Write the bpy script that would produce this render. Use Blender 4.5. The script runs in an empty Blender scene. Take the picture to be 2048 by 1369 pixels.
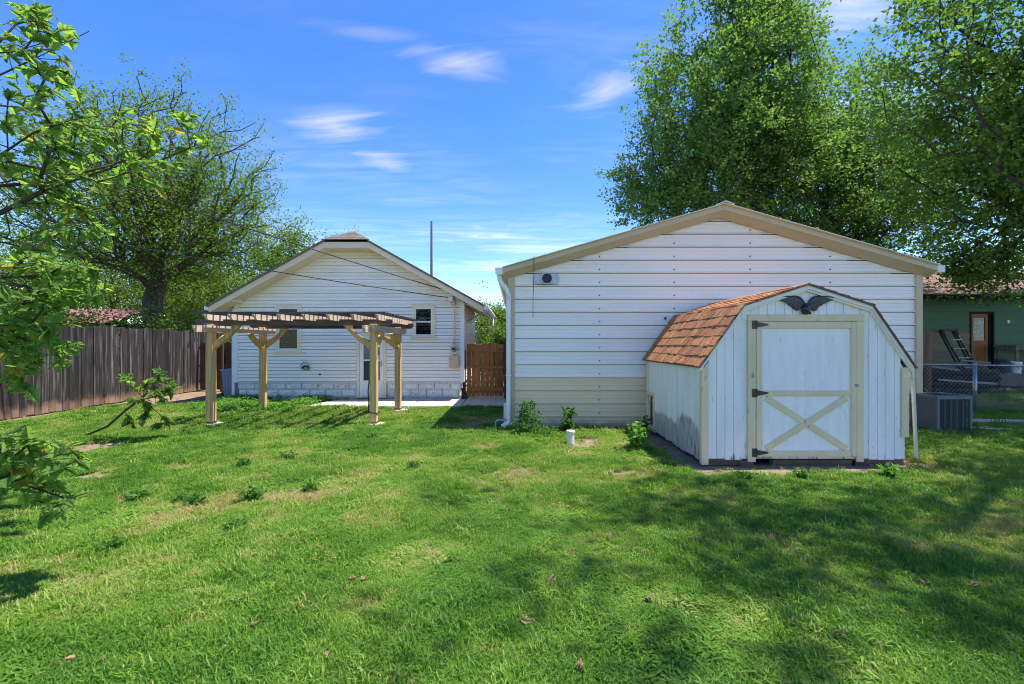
import bpy, bmesh, math, random
import numpy as np
from mathutils import Vector, Matrix
R = math.radians
C = bpy.context.scene.collection
SC = bpy.context.scene

# ------------------------------------------------------------------ camera
CAM_H, F, VX, VY = 1.45, 910.2, 1030.0, 688.0      # eye height, focal length in photo pixels, vanishing point
cam = bpy.data.cameras.new('camera'); cam.lens = 16.0; cam.sensor_width = 36.0
cam.shift_x = -(VX - 1024.0) / 2048.0; cam.shift_y = (VY - 684.5) / 2048.0
cam.clip_start = 0.05; cam.clip_end = 2000
camo = bpy.data.objects.new('camera', cam); C.objects.link(camo)
camo.location = (0, 0, CAM_H); camo.rotation_euler = (R(90), 0, 0)
SC.camera = camo

# ------------------------------------------------------------------ world and sun
SUN_AZ, SUN_EL = R(84), R(68)            # azimuth measured from +Y towards +X
SKY_STRENGTH, SUN_STRENGTH, EXPOSURE = 0.15, 3.8, 1.32
w = bpy.data.worlds.new('World'); SC.world = w; w.use_nodes = True
nt = w.node_tree; nt.nodes.clear()
def wn(t, **k):
    n = nt.nodes.new(t)
    for a, b in k.items(): setattr(n, a, b)
    return n
L = nt.links.new
def wmath(op, a, b=None, c=None):
    n = wn('ShaderNodeMath', operation=op)
    for i, v in enumerate((a, b, c)):
        if v is None: continue
        if isinstance(v, (int, float)): n.inputs[i].default_value = v
        else: L(v, n.inputs[i])
    return n.outputs[0]
sky = wn('ShaderNodeTexSky', sky_type='NISHITA'); sky.sun_disc = False
sky.sun_elevation = SUN_EL; sky.sun_rotation = SUN_AZ
sky.altitude = 400; sky.air_density = 1.0; sky.dust_density = 0.25; sky.ozone_density = 3.0
hs = wn('ShaderNodeHueSaturation'); hs.inputs['Saturation'].default_value = 1.30; hs.inputs['Hue'].default_value = 0.512
hs.inputs['Value'].default_value = 0.78
L(sky.outputs[0], hs.inputs['Color'])
tc = wn('ShaderNodeTexCoord'); sep = wn('ShaderNodeSeparateXYZ'); L(tc.outputs['Generated'], sep.inputs[0])
zc = wmath('MAXIMUM', sep.outputs[2], 0.03)
px_ = wmath('DIVIDE', sep.outputs[0], zc); py_ = wmath('DIVIDE', sep.outputs[1], zc)
comb = wn('ShaderNodeCombineXYZ'); L(px_, comb.inputs[0]); L(py_, comb.inputs[1])
def cloud_noise(scale, stretch, rot, detail=8, dist=0.6, off=(0, 0, 0)):
    mp = wn('ShaderNodeMapping'); mp.inputs['Scale'].default_value = stretch; mp.inputs['Rotation'].default_value = (0, 0, R(rot))
    mp.inputs['Location'].default_value = off
    L(comb.outputs[0], mp.inputs[0])
    no = wn('ShaderNodeTexNoise'); no.inputs['Scale'].default_value = scale; no.inputs['Detail'].default_value = detail
    no.inputs['Roughness'].default_value = 0.58; no.inputs['Distortion'].default_value = dist
    L(mp.outputs[0], no.inputs['Vector']); return no.outputs['Fac']
def ss(v, a, b):
    n = wn('ShaderNodeMapRange', interpolation_type='SMOOTHSTEP'); L(v, n.inputs[0])
    n.inputs[1].default_value = a; n.inputs[2].default_value = b; return n.outputs[0]
fine = cloud_noise(2.3, (0.45, 1.7, 1), 16, 14, 2.2)
veil = ss(cloud_noise(0.45, (0.8, 1.2, 1), -15, 6, 0.8, (3.1, 1.7, 0)), 0.42, 0.78)
acc = wmath('MULTIPLY', veil, wmath('MULTIPLY', ss(fine, 0.3, 0.75), 0.34))
# individual wisps of cirrus, each at its own place on the sky plane (x/z, y/z), half axes, turn and strength
for (cx, cy, rx, ry, an, st) in [(-0.83, 2.10, 0.30, 0.20, -25, .95), (-0.20, 1.62, 0.22, 0.12, 18, .95), (-0.72, 2.52, 0.18, 0.20, -30, .8),
                                 (0.36, 1.80, 0.16, 0.26, 25, .8), (-0.30, 4.3, 1.1, 0.40, 8, .55), (0.30, 4.75, 1.0, .45, -4, .5), (0.98, 1.33, 0.25, 0.16, 30, .9),
                                 (-0.45, 1.46, 0.26, 0.06, 10, .40), (-2.6, 3.3, 1.3, .6, 15, .35), (0.10, 5.9, 1.5, .7, 0, .5),
                                 (1.35, 1.95, .5, .4, 30, .8), (1.9, 2.6, .7, .5, 20, .8), (1.2, -1.3, .5, .2, 40, .8), (-1.5, -.8, .5, .25, -20, .8), (2.4, .3, .6, .25, 60, .8)]:
    mp = wn('ShaderNodeMapping', vector_type='TEXTURE'); mp.inputs['Location'].default_value = (cx, cy, 0)
    mp.inputs['Rotation'].default_value = (0, 0, R(an)); mp.inputs['Scale'].default_value = (rx, ry, 1)
    L(comb.outputs[0], mp.inputs[0])
    ln = wn('ShaderNodeVectorMath', operation='LENGTH'); L(mp.outputs[0], ln.inputs[0])
    fall = wmath('SUBTRACT', 1.0, wmath('MULTIPLY', ln.outputs['Value'], 0.62))
    v = ss(wmath('ADD', fall, wmath('MULTIPLY', wmath('SUBTRACT', fine, 0.5), 1.7)), 0.28, 1.45)
    acc = wmath('MAXIMUM', acc, wmath('MULTIPLY', v, st * 0.80))
bw = wn('ShaderNodeRGBToBW'); L(hs.outputs[0], bw.inputs[0])
cl = wn('ShaderNodeMix', data_type='RGBA'); L(acc, cl.inputs[0]); L(hs.outputs[0], cl.inputs[6])
wc = wn('ShaderNodeMix', data_type='RGBA', blend_type='MULTIPLY'); wc.inputs[0].default_value = 1.0
wc.inputs[6].default_value = (2.55, 2.5, 2.45, 1)
bwc = wn('ShaderNodeCombineColor'); 
for i in range(3): L(bw.outputs[0], bwc.inputs[i])
L(bwc.outputs[0], wc.inputs[7]); L(wc.outputs[2], cl.inputs[7])
bg = wn('ShaderNodeBackground'); bg.inputs['Strength'].default_value = SKY_STRENGTH; L(cl.outputs[2], bg.inputs['Color'])
wo = wn('ShaderNodeOutputWorld'); L(bg.outputs[0], wo.inputs['Surface'])
sun = bpy.data.lights.new('sun', 'SUN'); sun.energy = SUN_STRENGTH; sun.angle = R(0.53); sun.color = (1.0, 0.955, 0.88)
suno = bpy.data.objects.new('sun', sun); C.objects.link(suno)
SUND = Vector((math.sin(SUN_AZ) * math.cos(SUN_EL), math.cos(SUN_AZ) * math.cos(SUN_EL), math.sin(SUN_EL)))
suno.rotation_euler = SUND.to_track_quat('Z', 'Y').to_euler(); suno.location = (8, 8, 20)
SC.view_settings.view_transform = 'Standard'; SC.view_settings.look = 'None'
SC.view_settings.exposure = EXPOSURE; SC.view_settings.gamma = 1.0; SC.view_settings.use_curve_mapping = False
SC.render.engine = 'CYCLES'; SC.cycles.use_denoising = True
SC.cycles.max_bounces = 8; SC.cycles.diffuse_bounces = 4; SC.cycles.transmission_bounces = 6; SC.cycles.transparent_max_bounces = 6
SC.cycles.sample_clamp_indirect = 8.0; SC.cycles.pixel_filter_type = 'BLACKMAN_HARRIS'; SC.cycles.filter_width = 1.05

# ------------------------------------------------------------------ helpers
def at(px, py, Y):                       # a photo pixel at the depth Y, in metres
    return Vector(((px - VX) * Y / F, Y, CAM_H + (VY - py) * Y / F))
def gnd(px, py):                         # the spot of flat ground under a photo pixel
    Y = F * CAM_H / (py - VY); return Vector(((px - VX) * Y / F, Y, 0.0))
ORG = {}
def link(o, parent=None):
    C.objects.link(o)
    if parent is not None: o.parent = parent
    return o
def tag(o, label=None, cat=None, group=None, kind=None):
    if label: o['label'] = label
    if cat: o['category'] = cat
    if group: o['group'] = group
    if kind: o['kind'] = kind
    return o
def thing(name, label, cat, loc=(0, 0, 0), rz=0.0, group=None):
    o = bpy.data.objects.new(name, None); o.empty_display_size = 0.2; C.objects.link(o)
    o.location = loc; o.rotation_euler = (0, 0, rz); ORG[o] = Vector(loc)
    return tag(o, label, cat, group)
class MB:                                # collects shapes for one mesh, given in world metres
    def __init__(s): s.v = []; s.f = []
    def add(s, vs, fs):
        n = len(s.v); s.v += [tuple(p) for p in vs]; s.f += [tuple(i + n for i in f) for f in fs]; return s
    def box(s, x0, x1, y0, y1, z0, z1):
        vs = [(x, y, z) for z in (z0, z1) for y in (y0, y1) for x in (x0, x1)]
        return s.add(vs, [(0, 2, 3, 1), (4, 5, 7, 6), (0, 1, 5, 4), (2, 6, 7, 3), (0, 4, 6, 2), (1, 3, 7, 5)])
    def prism(s, poly, a, b, axis='y'):  # poly (x,z) along y; (y,z) along x; (x,y) along z
        mk = {'y': lambda p, d: (p[0], d, p[1]), 'x': lambda p, d: (d, p[0], p[1]), 'z': lambda p, d: (p[0], p[1], d)}[axis]
        n = len(poly); vs = [mk(p, a) for p in poly] + [mk(p, b) for p in poly]
        return s.add(vs, [tuple(range(n)), tuple(range(2 * n - 1, n - 1, -1))] + [(i, i + n, (i + 1) % n + n, (i + 1) % n) for i in range(n)])
    def hexa(s, p):                      # 8 corners: bottom 4, top 4
        return s.add(p, [(3, 2, 1, 0), (4, 5, 6, 7), (0, 1, 5, 4), (1, 2, 6, 5), (2, 3, 7, 6), (3, 0, 4, 7)])
    def bar(s, a, b, w, h, up=(0, 0, 1)):  # a rectangular bar from a to b
        a, b = Vector(a), Vector(b); d = (b - a).normalized(); u = Vector(up)
        x = d.cross(u); x = x.normalized() if x.length > 1e-4 else Vector((1, 0, 0)); y = x.cross(d).normalized()
        q = [(-w / 2, -h / 2), (w / 2, -h / 2), (w / 2, h / 2), (-w / 2, h / 2)]
        return s.hexa([a + x * i + y * j for i, j in q] + [b + x * i + y * j for i, j in q])
    def tube(s, pts, r, n=8, cap=True):
        pts = [Vector(p) for p in pts]; m = len(pts)
        rr = r if isinstance(r, (list, tuple)) else [r] * m
        base = len(s.v); prev = None
        for i, p in enumerate(pts):
            d = (pts[min(i + 1, m - 1)] - pts[max(i - 1, 0)]).normalized()
            if prev is None: x = d.orthogonal().normalized()
            else:
                x = prev - d * prev.dot(d); x = x.normalized() if x.length > 1e-5 else d.orthogonal().normalized()
            prev = x; y = d.cross(x)
            for k in range(n):
                t = 2 * math.pi * k / n; s.v.append(tuple(p + (x * math.cos(t) + y * math.sin(t)) * rr[i]))
        for i in range(m - 1):
            for k in range(n):
                a = base + i * n + k; b = base + i * n + (k + 1) % n; s.f.append((a, b, b + n, a + n))
        if cap: s.f.append(tuple(base + k for k in range(n - 1, -1, -1))); s.f.append(tuple(base + (m - 1) * n + k for k in range(n)))
        return s
    def mesh(s, name, mat, org=Vector((0, 0, 0)), smooth=False, bevel=0.0, fix=True):
        me = bpy.data.meshes.new(name); me.from_pydata([(p[0] - org[0], p[1] - org[1], p[2] - org[2]) for p in s.v], [], s.f)
        if fix:
            bm = bmesh.new(); bm.from_mesh(me); bmesh.ops.recalc_face_normals(bm, faces=bm.faces)
            if bevel: bmesh.ops.bevel(bm, geom=list(bm.edges), offset=bevel, segments=1, affect='EDGES', clamp_overlap=True)
            bm.to_mesh(me); bm.free()
        if smooth: me.polygons.foreach_set('use_smooth', [True] * len(me.polygons))
        me.materials.append(mat); return me
    def build(s, name, mat, parent=None, smooth=False, bevel=0.0, fix=True, kind=None, label=None):
        org = ORG.get(parent, Vector((0, 0, 0))) if parent is not None else Vector((0, 0, 0))
        o = bpy.data.objects.new(name, s.mesh(name, mat, org, smooth, bevel, fix)); link(o, parent); ORG[o] = org
        if kind: o['kind'] = kind
        if label: o['label'] = label
        return o
    def solo(s, name, mat, label, cat, base, group=None, **k):   # a thing that is one mesh, origin at its base
        o = bpy.data.objects.new(name, s.mesh(name, mat, Vector(base), k.get('smooth', False), k.get('bevel', 0.0), k.get('fix', True)))
        C.objects.link(o); o.location = base; ORG[o] = Vector(base); return tag(o, label, cat, group)
def copy_tree(o, parent=None):
    c = o.copy(); C.objects.link(c); c.parent = parent
    for ch in [q for q in bpy.data.objects if q.parent == o]: copy_tree(ch, c)
    return c
def inst(name, me, loc, parent=None, rot=(0, 0, 0), scale=(1, 1, 1)):   # a piece that shares mesh data; loc in world metres
    o = bpy.data.objects.new(name, me); link(o, parent); og = ORG.get(parent, Vector((0, 0, 0))) if parent is not None else Vector((0, 0, 0))
    o.location = Vector(loc) - og; o.rotation_euler = rot; o.scale = scale; return o
def fast_mesh(name, V, Fc, mat, smooth=False, attr=None):   # numpy verts, equal-size faces
    me = bpy.data.meshes.new(name); nf, k = Fc.shape
    me.vertices.add(len(V)); me.vertices.foreach_set('co', np.ascontiguousarray(V, dtype=np.float32).ravel())
    me.loops.add(nf * k); me.loops.foreach_set('vertex_index', np.ascontiguousarray(Fc, dtype=np.int32).ravel())
    me.polygons.add(nf); me.polygons.foreach_set('loop_start', np.arange(0, nf * k, k, dtype=np.int32))
    try: me.polygons.foreach_set('loop_total', np.full(nf, k, dtype=np.int32))
    except Exception: pass
    if smooth: me.polygons.foreach_set('use_smooth', np.ones(nf, dtype=bool))
    me.update(calc_edges=True); me.validate()
    me.materials.append(mat); return me

# ------------------------------------------------------------------ materials
MATS = {}
def nodes(name):
    m = bpy.data.materials.new(name); m.use_nodes = True; t = m.node_tree; t.nodes.clear(); return m, t
def mk(name, col, col2=None, scale=6.0, stretch=(1, 1, 1), rough=0.7, bump=0.0, bscale=None, rnd=0.0, spec=0.3, metal=0.0,
       lo=0.35, hi=0.65, detail=6, col3=None, scale3=2.0, lo3=0.55, hi3=0.7, hue=0.0, stretch3=None, splash=None):
    """col..col2 by noise in object space, col3 in patches, value jitter per object (rnd), bump from the same grain"""
    if name in MATS: return MATS[name]
    m, t = nodes(name); N = t.nodes.new; K = t.links.new
    out = N('ShaderNodeOutputMaterial'); bs = N('ShaderNodeBsdfPrincipled'); K(bs.outputs[0], out.inputs[0])
    bs.inputs['Roughness'].default_value = rough; bs.inputs['Specular IOR Level'].default_value = spec; bs.inputs['Metallic'].default_value = metal
    tcn = N('ShaderNodeTexCoord'); oi = N('ShaderNodeObjectInfo')
    mul = N('ShaderNodeMath'); mul.operation = 'MULTIPLY'; mul.inputs[1].default_value = 37.0; K(oi.outputs['Random'], mul.inputs[0])
    add = N('ShaderNodeVectorMath'); add.operation = 'ADD'; K(tcn.outputs['Object'], add.inputs[0]); K(mul.outputs[0], add.inputs[1])
    mp = N('ShaderNodeMapping'); mp.inputs['Scale'].default_value = stretch; K(add.outputs[0], mp.inputs[0])
    no = N('ShaderNodeTexNoise'); no.inputs['Scale'].default_value = scale; no.inputs['Detail'].default_value = detail; no.inputs['Roughness'].default_value = 0.62
    K(mp.outputs[0], no.inputs['Vector'])
    def rng(v, a, b):
        r = N('ShaderNodeMapRange'); r.inputs[1].default_value = a; r.inputs[2].default_value = b; K(v, r.inputs[0]); return r.outputs[0]
    mix = N('ShaderNodeMix'); mix.data_type = 'RGBA'; mix.inputs[6].default_value = (*col, 1); mix.inputs[7].default_value = (*(col2 or [c * 0.82 for c in col]), 1)
    K(rng(no.outputs['Fac'], lo, hi), mix.inputs[0]); c = mix.outputs[2]
    if col3:
        mp3 = N('ShaderNodeMapping'); mp3.inputs['Scale'].default_value = stretch3 or stretch; mp3.inputs['Location'].default_value = (5.3, 2.1, 9.7); K(add.outputs[0], mp3.inputs[0])
        n3 = N('ShaderNodeTexNoise'); n3.inputs['Scale'].default_value = scale3; n3.inputs['Detail'].default_value = 7; K(mp3.outputs[0], n3.inputs['Vector'])
        m3 = N('ShaderNodeMix'); m3.data_type = 'RGBA'; m3.inputs[7].default_value = (*col3, 1); K(rng(n3.outputs['Fac'], lo3, hi3), m3.inputs[0]); K(c, m3.inputs[6]); c = m3.outputs[2]
    if splash:                                                    # soil splashed up the foot of a wall, ragged upper edge
        sz_ = N('ShaderNodeSeparateXYZ'); K(tcn.outputs['Object'], sz_.inputs[0]); n4 = N('ShaderNodeTexNoise'); n4.inputs['Scale'].default_value = 5; n4.inputs['Detail'].default_value = 9; K(add.outputs[0], n4.inputs['Vector'])
        a4 = N('ShaderNodeMath'); a4.operation = 'MULTIPLY_ADD'; K(n4.outputs['Fac'], a4.inputs[0]); a4.inputs[1].default_value = -splash[1] * 2.6; K(sz_.outputs[2], a4.inputs[2])
        m4 = N('ShaderNodeMix'); m4.data_type = 'RGBA'; m4.inputs[7].default_value = (*splash[0], 1); K(c, m4.inputs[6]); r4 = N('ShaderNodeMapRange'); K(a4.outputs[0], r4.inputs[0]); r4.inputs[1].default_value = splash[1] * .1; r4.inputs[2].default_value = -splash[1] * 1.0; r4.inputs[4].default_value = splash[2]; K(r4.outputs[0], m4.inputs[0]); c = m4.outputs[2]
    if rnd or hue:
        h = N('ShaderNodeHueSaturation'); K(c, h.inputs['Color']); r = N('ShaderNodeMapRange'); K(oi.outputs['Random'], r.inputs[0])
        r.inputs[3].default_value = 1 - rnd; r.inputs[4].default_value = 1 + rnd; K(r.outputs[0], h.inputs['Value'])
        if hue:
            fr = N('ShaderNodeMath'); fr.operation = 'FRACT'; m7 = N('ShaderNodeMath'); m7.operation = 'MULTIPLY'; m7.inputs[1].default_value = 7.13
            K(oi.outputs['Random'], m7.inputs[0]); K(m7.outputs[0], fr.inputs[0]); r2 = N('ShaderNodeMapRange'); K(fr.outputs[0], r2.inputs[0])
            r2.inputs[3].default_value = 0.5 - hue; r2.inputs[4].default_value = 0.5 + hue; K(r2.outputs[0], h.inputs['Hue'])
        c = h.outputs[0]
    K(c, bs.inputs['Base Color'])
    if bump:
        nb = no
        if bscale:
            nb = N('ShaderNodeTexNoise'); nb.inputs['Scale'].default_value = bscale; nb.inputs['Detail'].default_value = 6; K(mp.outputs[0], nb.inputs['Vector'])
        b = N('ShaderNodeBump'); b.inputs['Strength'].default_value = bump; b.inputs['Distance'].default_value = 0.02; K(nb.outputs['Fac'], b.inputs['Height']); K(b.outputs[0], bs.inputs['Normal'])
    MATS[name] = m; return m
def leaf_mat(name, c1, c2, trans=0.45, rough=0.6, tcol=None, c3=None, spec=0.18):
    """leaf colour varies by leaf (mesh island) and by object; part of the light passes through"""
    if name in MATS: return MATS[name]
    m, t = nodes(name); N = t.nodes.new; K = t.links.new
    out = N('ShaderNodeOutputMaterial'); bs = N('ShaderNodeBsdfPrincipled'); tr = N('ShaderNodeBsdfTranslucent'); mx = N('ShaderNodeMixShader')
    mx.inputs[0].default_value = trans; K(bs.outputs[0], mx.inputs[1]); K(tr.outputs[0], mx.inputs[2]); K(mx.outputs[0], out.inputs[0])
    bs.inputs['Roughness'].default_value = rough; bs.inputs['Specular IOR Level'].default_value = spec
    g = N('ShaderNodeNewGeometry'); oi = N('ShaderNodeObjectInfo'); ad = N('ShaderNodeMath'); ad.operation = 'ADD'; K(g.outputs['Random Per Island'], ad.inputs[0]); K(oi.outputs['Random'], ad.inputs[1])
    fr = N('ShaderNodeMath'); fr.operation = 'FRACT'; K(ad.outputs[0], fr.inputs[0])
    rp = N('ShaderNodeValToRGB'); rp.color_ramp.elements[0].color = (*c1, 1); rp.color_ramp.elements[1].color = (*c2, 1)
    if c3:
        rp.color_ramp.elements[1].position = 0.93; e = rp.color_ramp.elements.new(0.99); e.color = (*c3, 1)
    K(fr.outputs[0], rp.inputs[0]); K(rp.outputs[0], bs.inputs['Base Color'])
    tm = N('ShaderNodeMix'); tm.data_type = 'RGBA'; tm.blend_type = 'MULTIPLY'; tm.inputs[0].default_value = 1; K(rp.outputs[0], tm.inputs[6]); tm.inputs[7].default_value = (*(tcol or (1.5, 1.5, 0.6)), 1)
    K(tm.outputs[2], tr.inputs['Color'])
    MATS[name] = m; return m
# ------------------------------------------------------------------ shared materials
CREAM = (0.78, 0.755, 0.69)
m_siding = mk('cream_siding', (0.95, 0.88, 0.80), (0.92, 0.845, 0.76), 1.3, (0.5, 1, 2.0), 0.5, rnd=0.025, col3=(0.78, 0.70, 0.57), scale3=1.1, lo3=0.56, hi3=0.80)
m_trim = mk('beige_trim', (0.84, 0.68, 0.50), (0.78, 0.62, 0.45), 3.0, rough=0.55, rnd=0.03)
m_trimlight = mk('pale_beige_trim', (0.86, 0.74, 0.56), (0.79, 0.67, 0.49), 3.0, rough=0.55, rnd=0.03)
m_white = mk('white_paint', (0.88, 0.855, 0.82), (0.82, 0.79, 0.75), 3.0, rough=0.45, rnd=0.02)
m_alu = mk('white_aluminium', (0.87, 0.84, 0.80), (0.79, 0.76, 0.72), 4.0, rough=0.38, rnd=0.02, col3=(.55, .53, .48), scale3=5, lo3=.62, hi3=.8)
m_soffit = mk('tan_soffit', (0.80, 0.64, 0.45), (0.72, 0.56, 0.38), 4.0, rough=0.6)
m_block = mk('whitewashed_block', (0.86, 0.82, 0.78), (0.74, 0.70, 0.66), 9.0, rough=0.85, bump=0.7, bscale=22, rnd=0.05, col3=(0.42, 0.35, 0.30), scale3=7, lo3=0.60, hi3=0.74, splash=((.34, .25, .18), .06, .6))
m_mortar = mk('mortar', (0.42, 0.38, 0.35), (0.34, 0.30, 0.27), 20, rough=0.95)
m_shingle_dark = mk('brown_roof_shingle', (0.20, 0.145, 0.12), (0.12, 0.085, 0.07), 14, rough=0.9, bump=0.4, rnd=0.2)
m_conc = mk('pale_concrete', (0.57, 0.51, 0.45), (0.47, 0.42, 0.365), 5, rough=0.9, bump=0.15, bscale=60, col3=(0.40, 0.34, 0.28), scale3=2.2, lo3=0.56, hi3=0.75)
m_gmetal = mk('white_ribbed_metal', (0.95, 0.865, 0.80), (0.91, 0.825, 0.765), 1.2, (0.35, 1, 3), 0.42, rnd=0.018, spec=0.45, col3=(0.80, 0.735, 0.68), scale3=1.2, lo3=.5, hi3=.85, stretch3=(.5, 1, 1))
m_gtan = mk('tan_ribbed_metal', (0.88, 0.67, 0.43), (0.82, 0.62, 0.39), 1.2, (0.35, 1, 3), 0.42, rnd=0.02, spec=0.45, splash=((.30, .20, .12), .10, .7))
m_gtrim = mk('tan_metal_trim', (0.58, 0.47, 0.30), (0.52, 0.42, 0.265), 2.0, rough=0.4, spec=0.5)
m_screw = mk('dark_screw', (0.05, 0.05, 0.06), rough=0.4, metal=0.6)
m_black = mk('black_iron', (0.015, 0.015, 0.017), (0.035, 0.035, 0.038), 20, rough=0.36, spec=0.6, bump=.15)
m_galv = mk('galvanised_steel', (0.42, 0.44, 0.47), (0.30, 0.32, 0.35), 9, rough=0.38, metal=0.75, rnd=.05)
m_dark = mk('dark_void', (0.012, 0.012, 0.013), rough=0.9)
m_shedtrim = mk('tan_shed_trim', (0.82, 0.65, 0.40), (0.75, 0.585, 0.35), 5, (1, 1, .4), 0.65, bump=0.2, bscale=40, rnd=0.04, col3=(0.30, 0.25, 0.17), scale3=9, lo3=0.66, hi3=0.74)
m_shedpanel = mk('white_door_panel', (0.95, 0.885, 0.82), (0.87, 0.81, 0.75), 5, (2.5, 1, .5), 0.6, bump=0.2, bscale=30, col3=(0.58, 0.55, 0.52), scale3=7, lo3=0.62, hi3=0.82, stretch3=(2.5, 1, .6))
m_shingle = mk('rust_shingle', (0.46, 0.20, 0.085), (0.31, 0.13, 0.058), 30, rough=0.92, bump=0.5, bscale=90, rnd=0.26, hue=0.008, col3=(0.57, 0.31, 0.17), scale3=16, lo3=0.55, hi3=0.75)
m_oldwood = mk('grey_old_wood', (0.25, 0.21, 0.18), (0.13, 0.105, 0.085), 9, (1, 1, .12), 0.9, bump=0.5, rnd=.1)
m_post = mk('treated_post', (0.74, 0.45, 0.18), (0.42, 0.27, 0.12), 9, (4, 4, .14), 0.85, bump=0.6, rnd=0.08, lo=.38, hi=.66, col3=(0.22, 0.16, 0.10), scale3=3.0, lo3=.57, hi3=.72)
m_beam = mk('weathered_beam', (0.165, 0.115, 0.098), (0.085, 0.062, 0.056), 6, (.25, 2.5, 3), 0.85, bump=0.3, rnd=0.10, col3=(0.055, 0.048, 0.05), scale3=3.0, lo3=.52, hi3=.7)
m_rafter = mk('pale_rafter', (0.64, 0.49, 0.39), (0.50, 0.375, 0.295), 6, (2.5, .3, 3), 0.85, bump=0.25, rnd=0.10)
m_fence = mk('dark_fence_board', (0.046, 0.038, 0.034), (0.016, 0.014, 0.014), 5, (4, 4, .25), 0.9, bump=0.5, rnd=0.36, splash=((.27, .17, .105), .17, .8), col3=(0.16, 0.145, 0.135), scale3=3.2, lo3=0.53, hi3=0.72, stretch3=(5, 5, .3))
m_gate = mk('red_cedar', (0.37, 0.145, 0.047), (0.23, 0.088, 0.03), 5, (5, 5, .25), 0.7, bump=0.25, rnd=0.16, col3=(0.09, 0.04, 0.02), scale3=6, lo3=.62, hi3=.75)
m_gate2 = mk('dark_brown_gate', (0.13, 0.062, 0.03), (0.07, 0.035, 0.02), 5, (5, 5, .25), 0.8, bump=0.25, rnd=0.16)
m_pvc = mk('white_pvc', (0.76, 0.72, 0.63), (0.66, 0.61, 0.50), 9, rough=0.4)
def glass_mat(name, tint, refl=.10):
    """thin pane: most light passes straight through, some is mirrored, more so at a slant"""
    m, t = nodes(name); N = t.nodes.new; K = t.links.new; o = N('ShaderNodeOutputMaterial'); tr = N('ShaderNodeBsdfTransparent'); gl = N('ShaderNodeBsdfGlossy'); mx = N('ShaderNodeMixShader')
    tr.inputs['Color'].default_value = (*tint, 1); gl.inputs['Roughness'].default_value = .03; lw = N('ShaderNodeFresnel'); lw.inputs['IOR'].default_value = 1.28
    ad = N('ShaderNodeMath'); ad.operation = 'MULTIPLY_ADD'; ad.inputs[1].default_value = 1.0; ad.inputs[2].default_value = refl - .10; K(lw.outputs[0], ad.inputs[0]); K(ad.outputs[0], mx.inputs[0]); K(tr.outputs[0], mx.inputs[1]); K(gl.outputs[0], mx.inputs[2]); K(mx.outputs[0], o.inputs[0]); return m
m_glass = glass_mat('window_glass', (0.80, 0.84, 0.87))
m_blind = mk('grey_blind', (0.13, 0.14, 0.155), rough=0.5, rnd=.04)
m_reflection = mk('white_reflection', (0.62, 0.64, 0.66), (0.5, 0.52, 0.55), 6, (6, 1, .5), 0.9)  # white reflection of the storm door pane, put into a colour
m_screen = mk('dark_screen', (0.035, 0.045, 0.06), rough=0.5)

# ------------------------------------------------------------------ ground
def lattice(x, y, seed):
    xi = np.floor(x).astype(np.int64); yi = np.floor(y).astype(np.int64); xf = x - xi; yf = y - yi
    def h(a, b):
        v = np.sin(a * 127.1 + b * 311.7 + seed * 74.7) * 43758.5453; return v - np.floor(v)
    u = xf * xf * (3 - 2 * xf); v = yf * yf * (3 - 2 * yf)
    return (h(xi, yi) * (1 - u) + h(xi + 1, yi) * u) * (1 - v) + (h(xi, yi + 1) * (1 - u) + h(xi + 1, yi + 1) * u) * v
def fbm(x, y, seed=0, oct=4):
    s = 0; a = 0.5; t = 0
    for k in range(oct): s = s + a * lattice(x * 2 ** k, y * 2 ** k, seed + k); t += a; a *= 0.5
    return s / t
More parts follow.
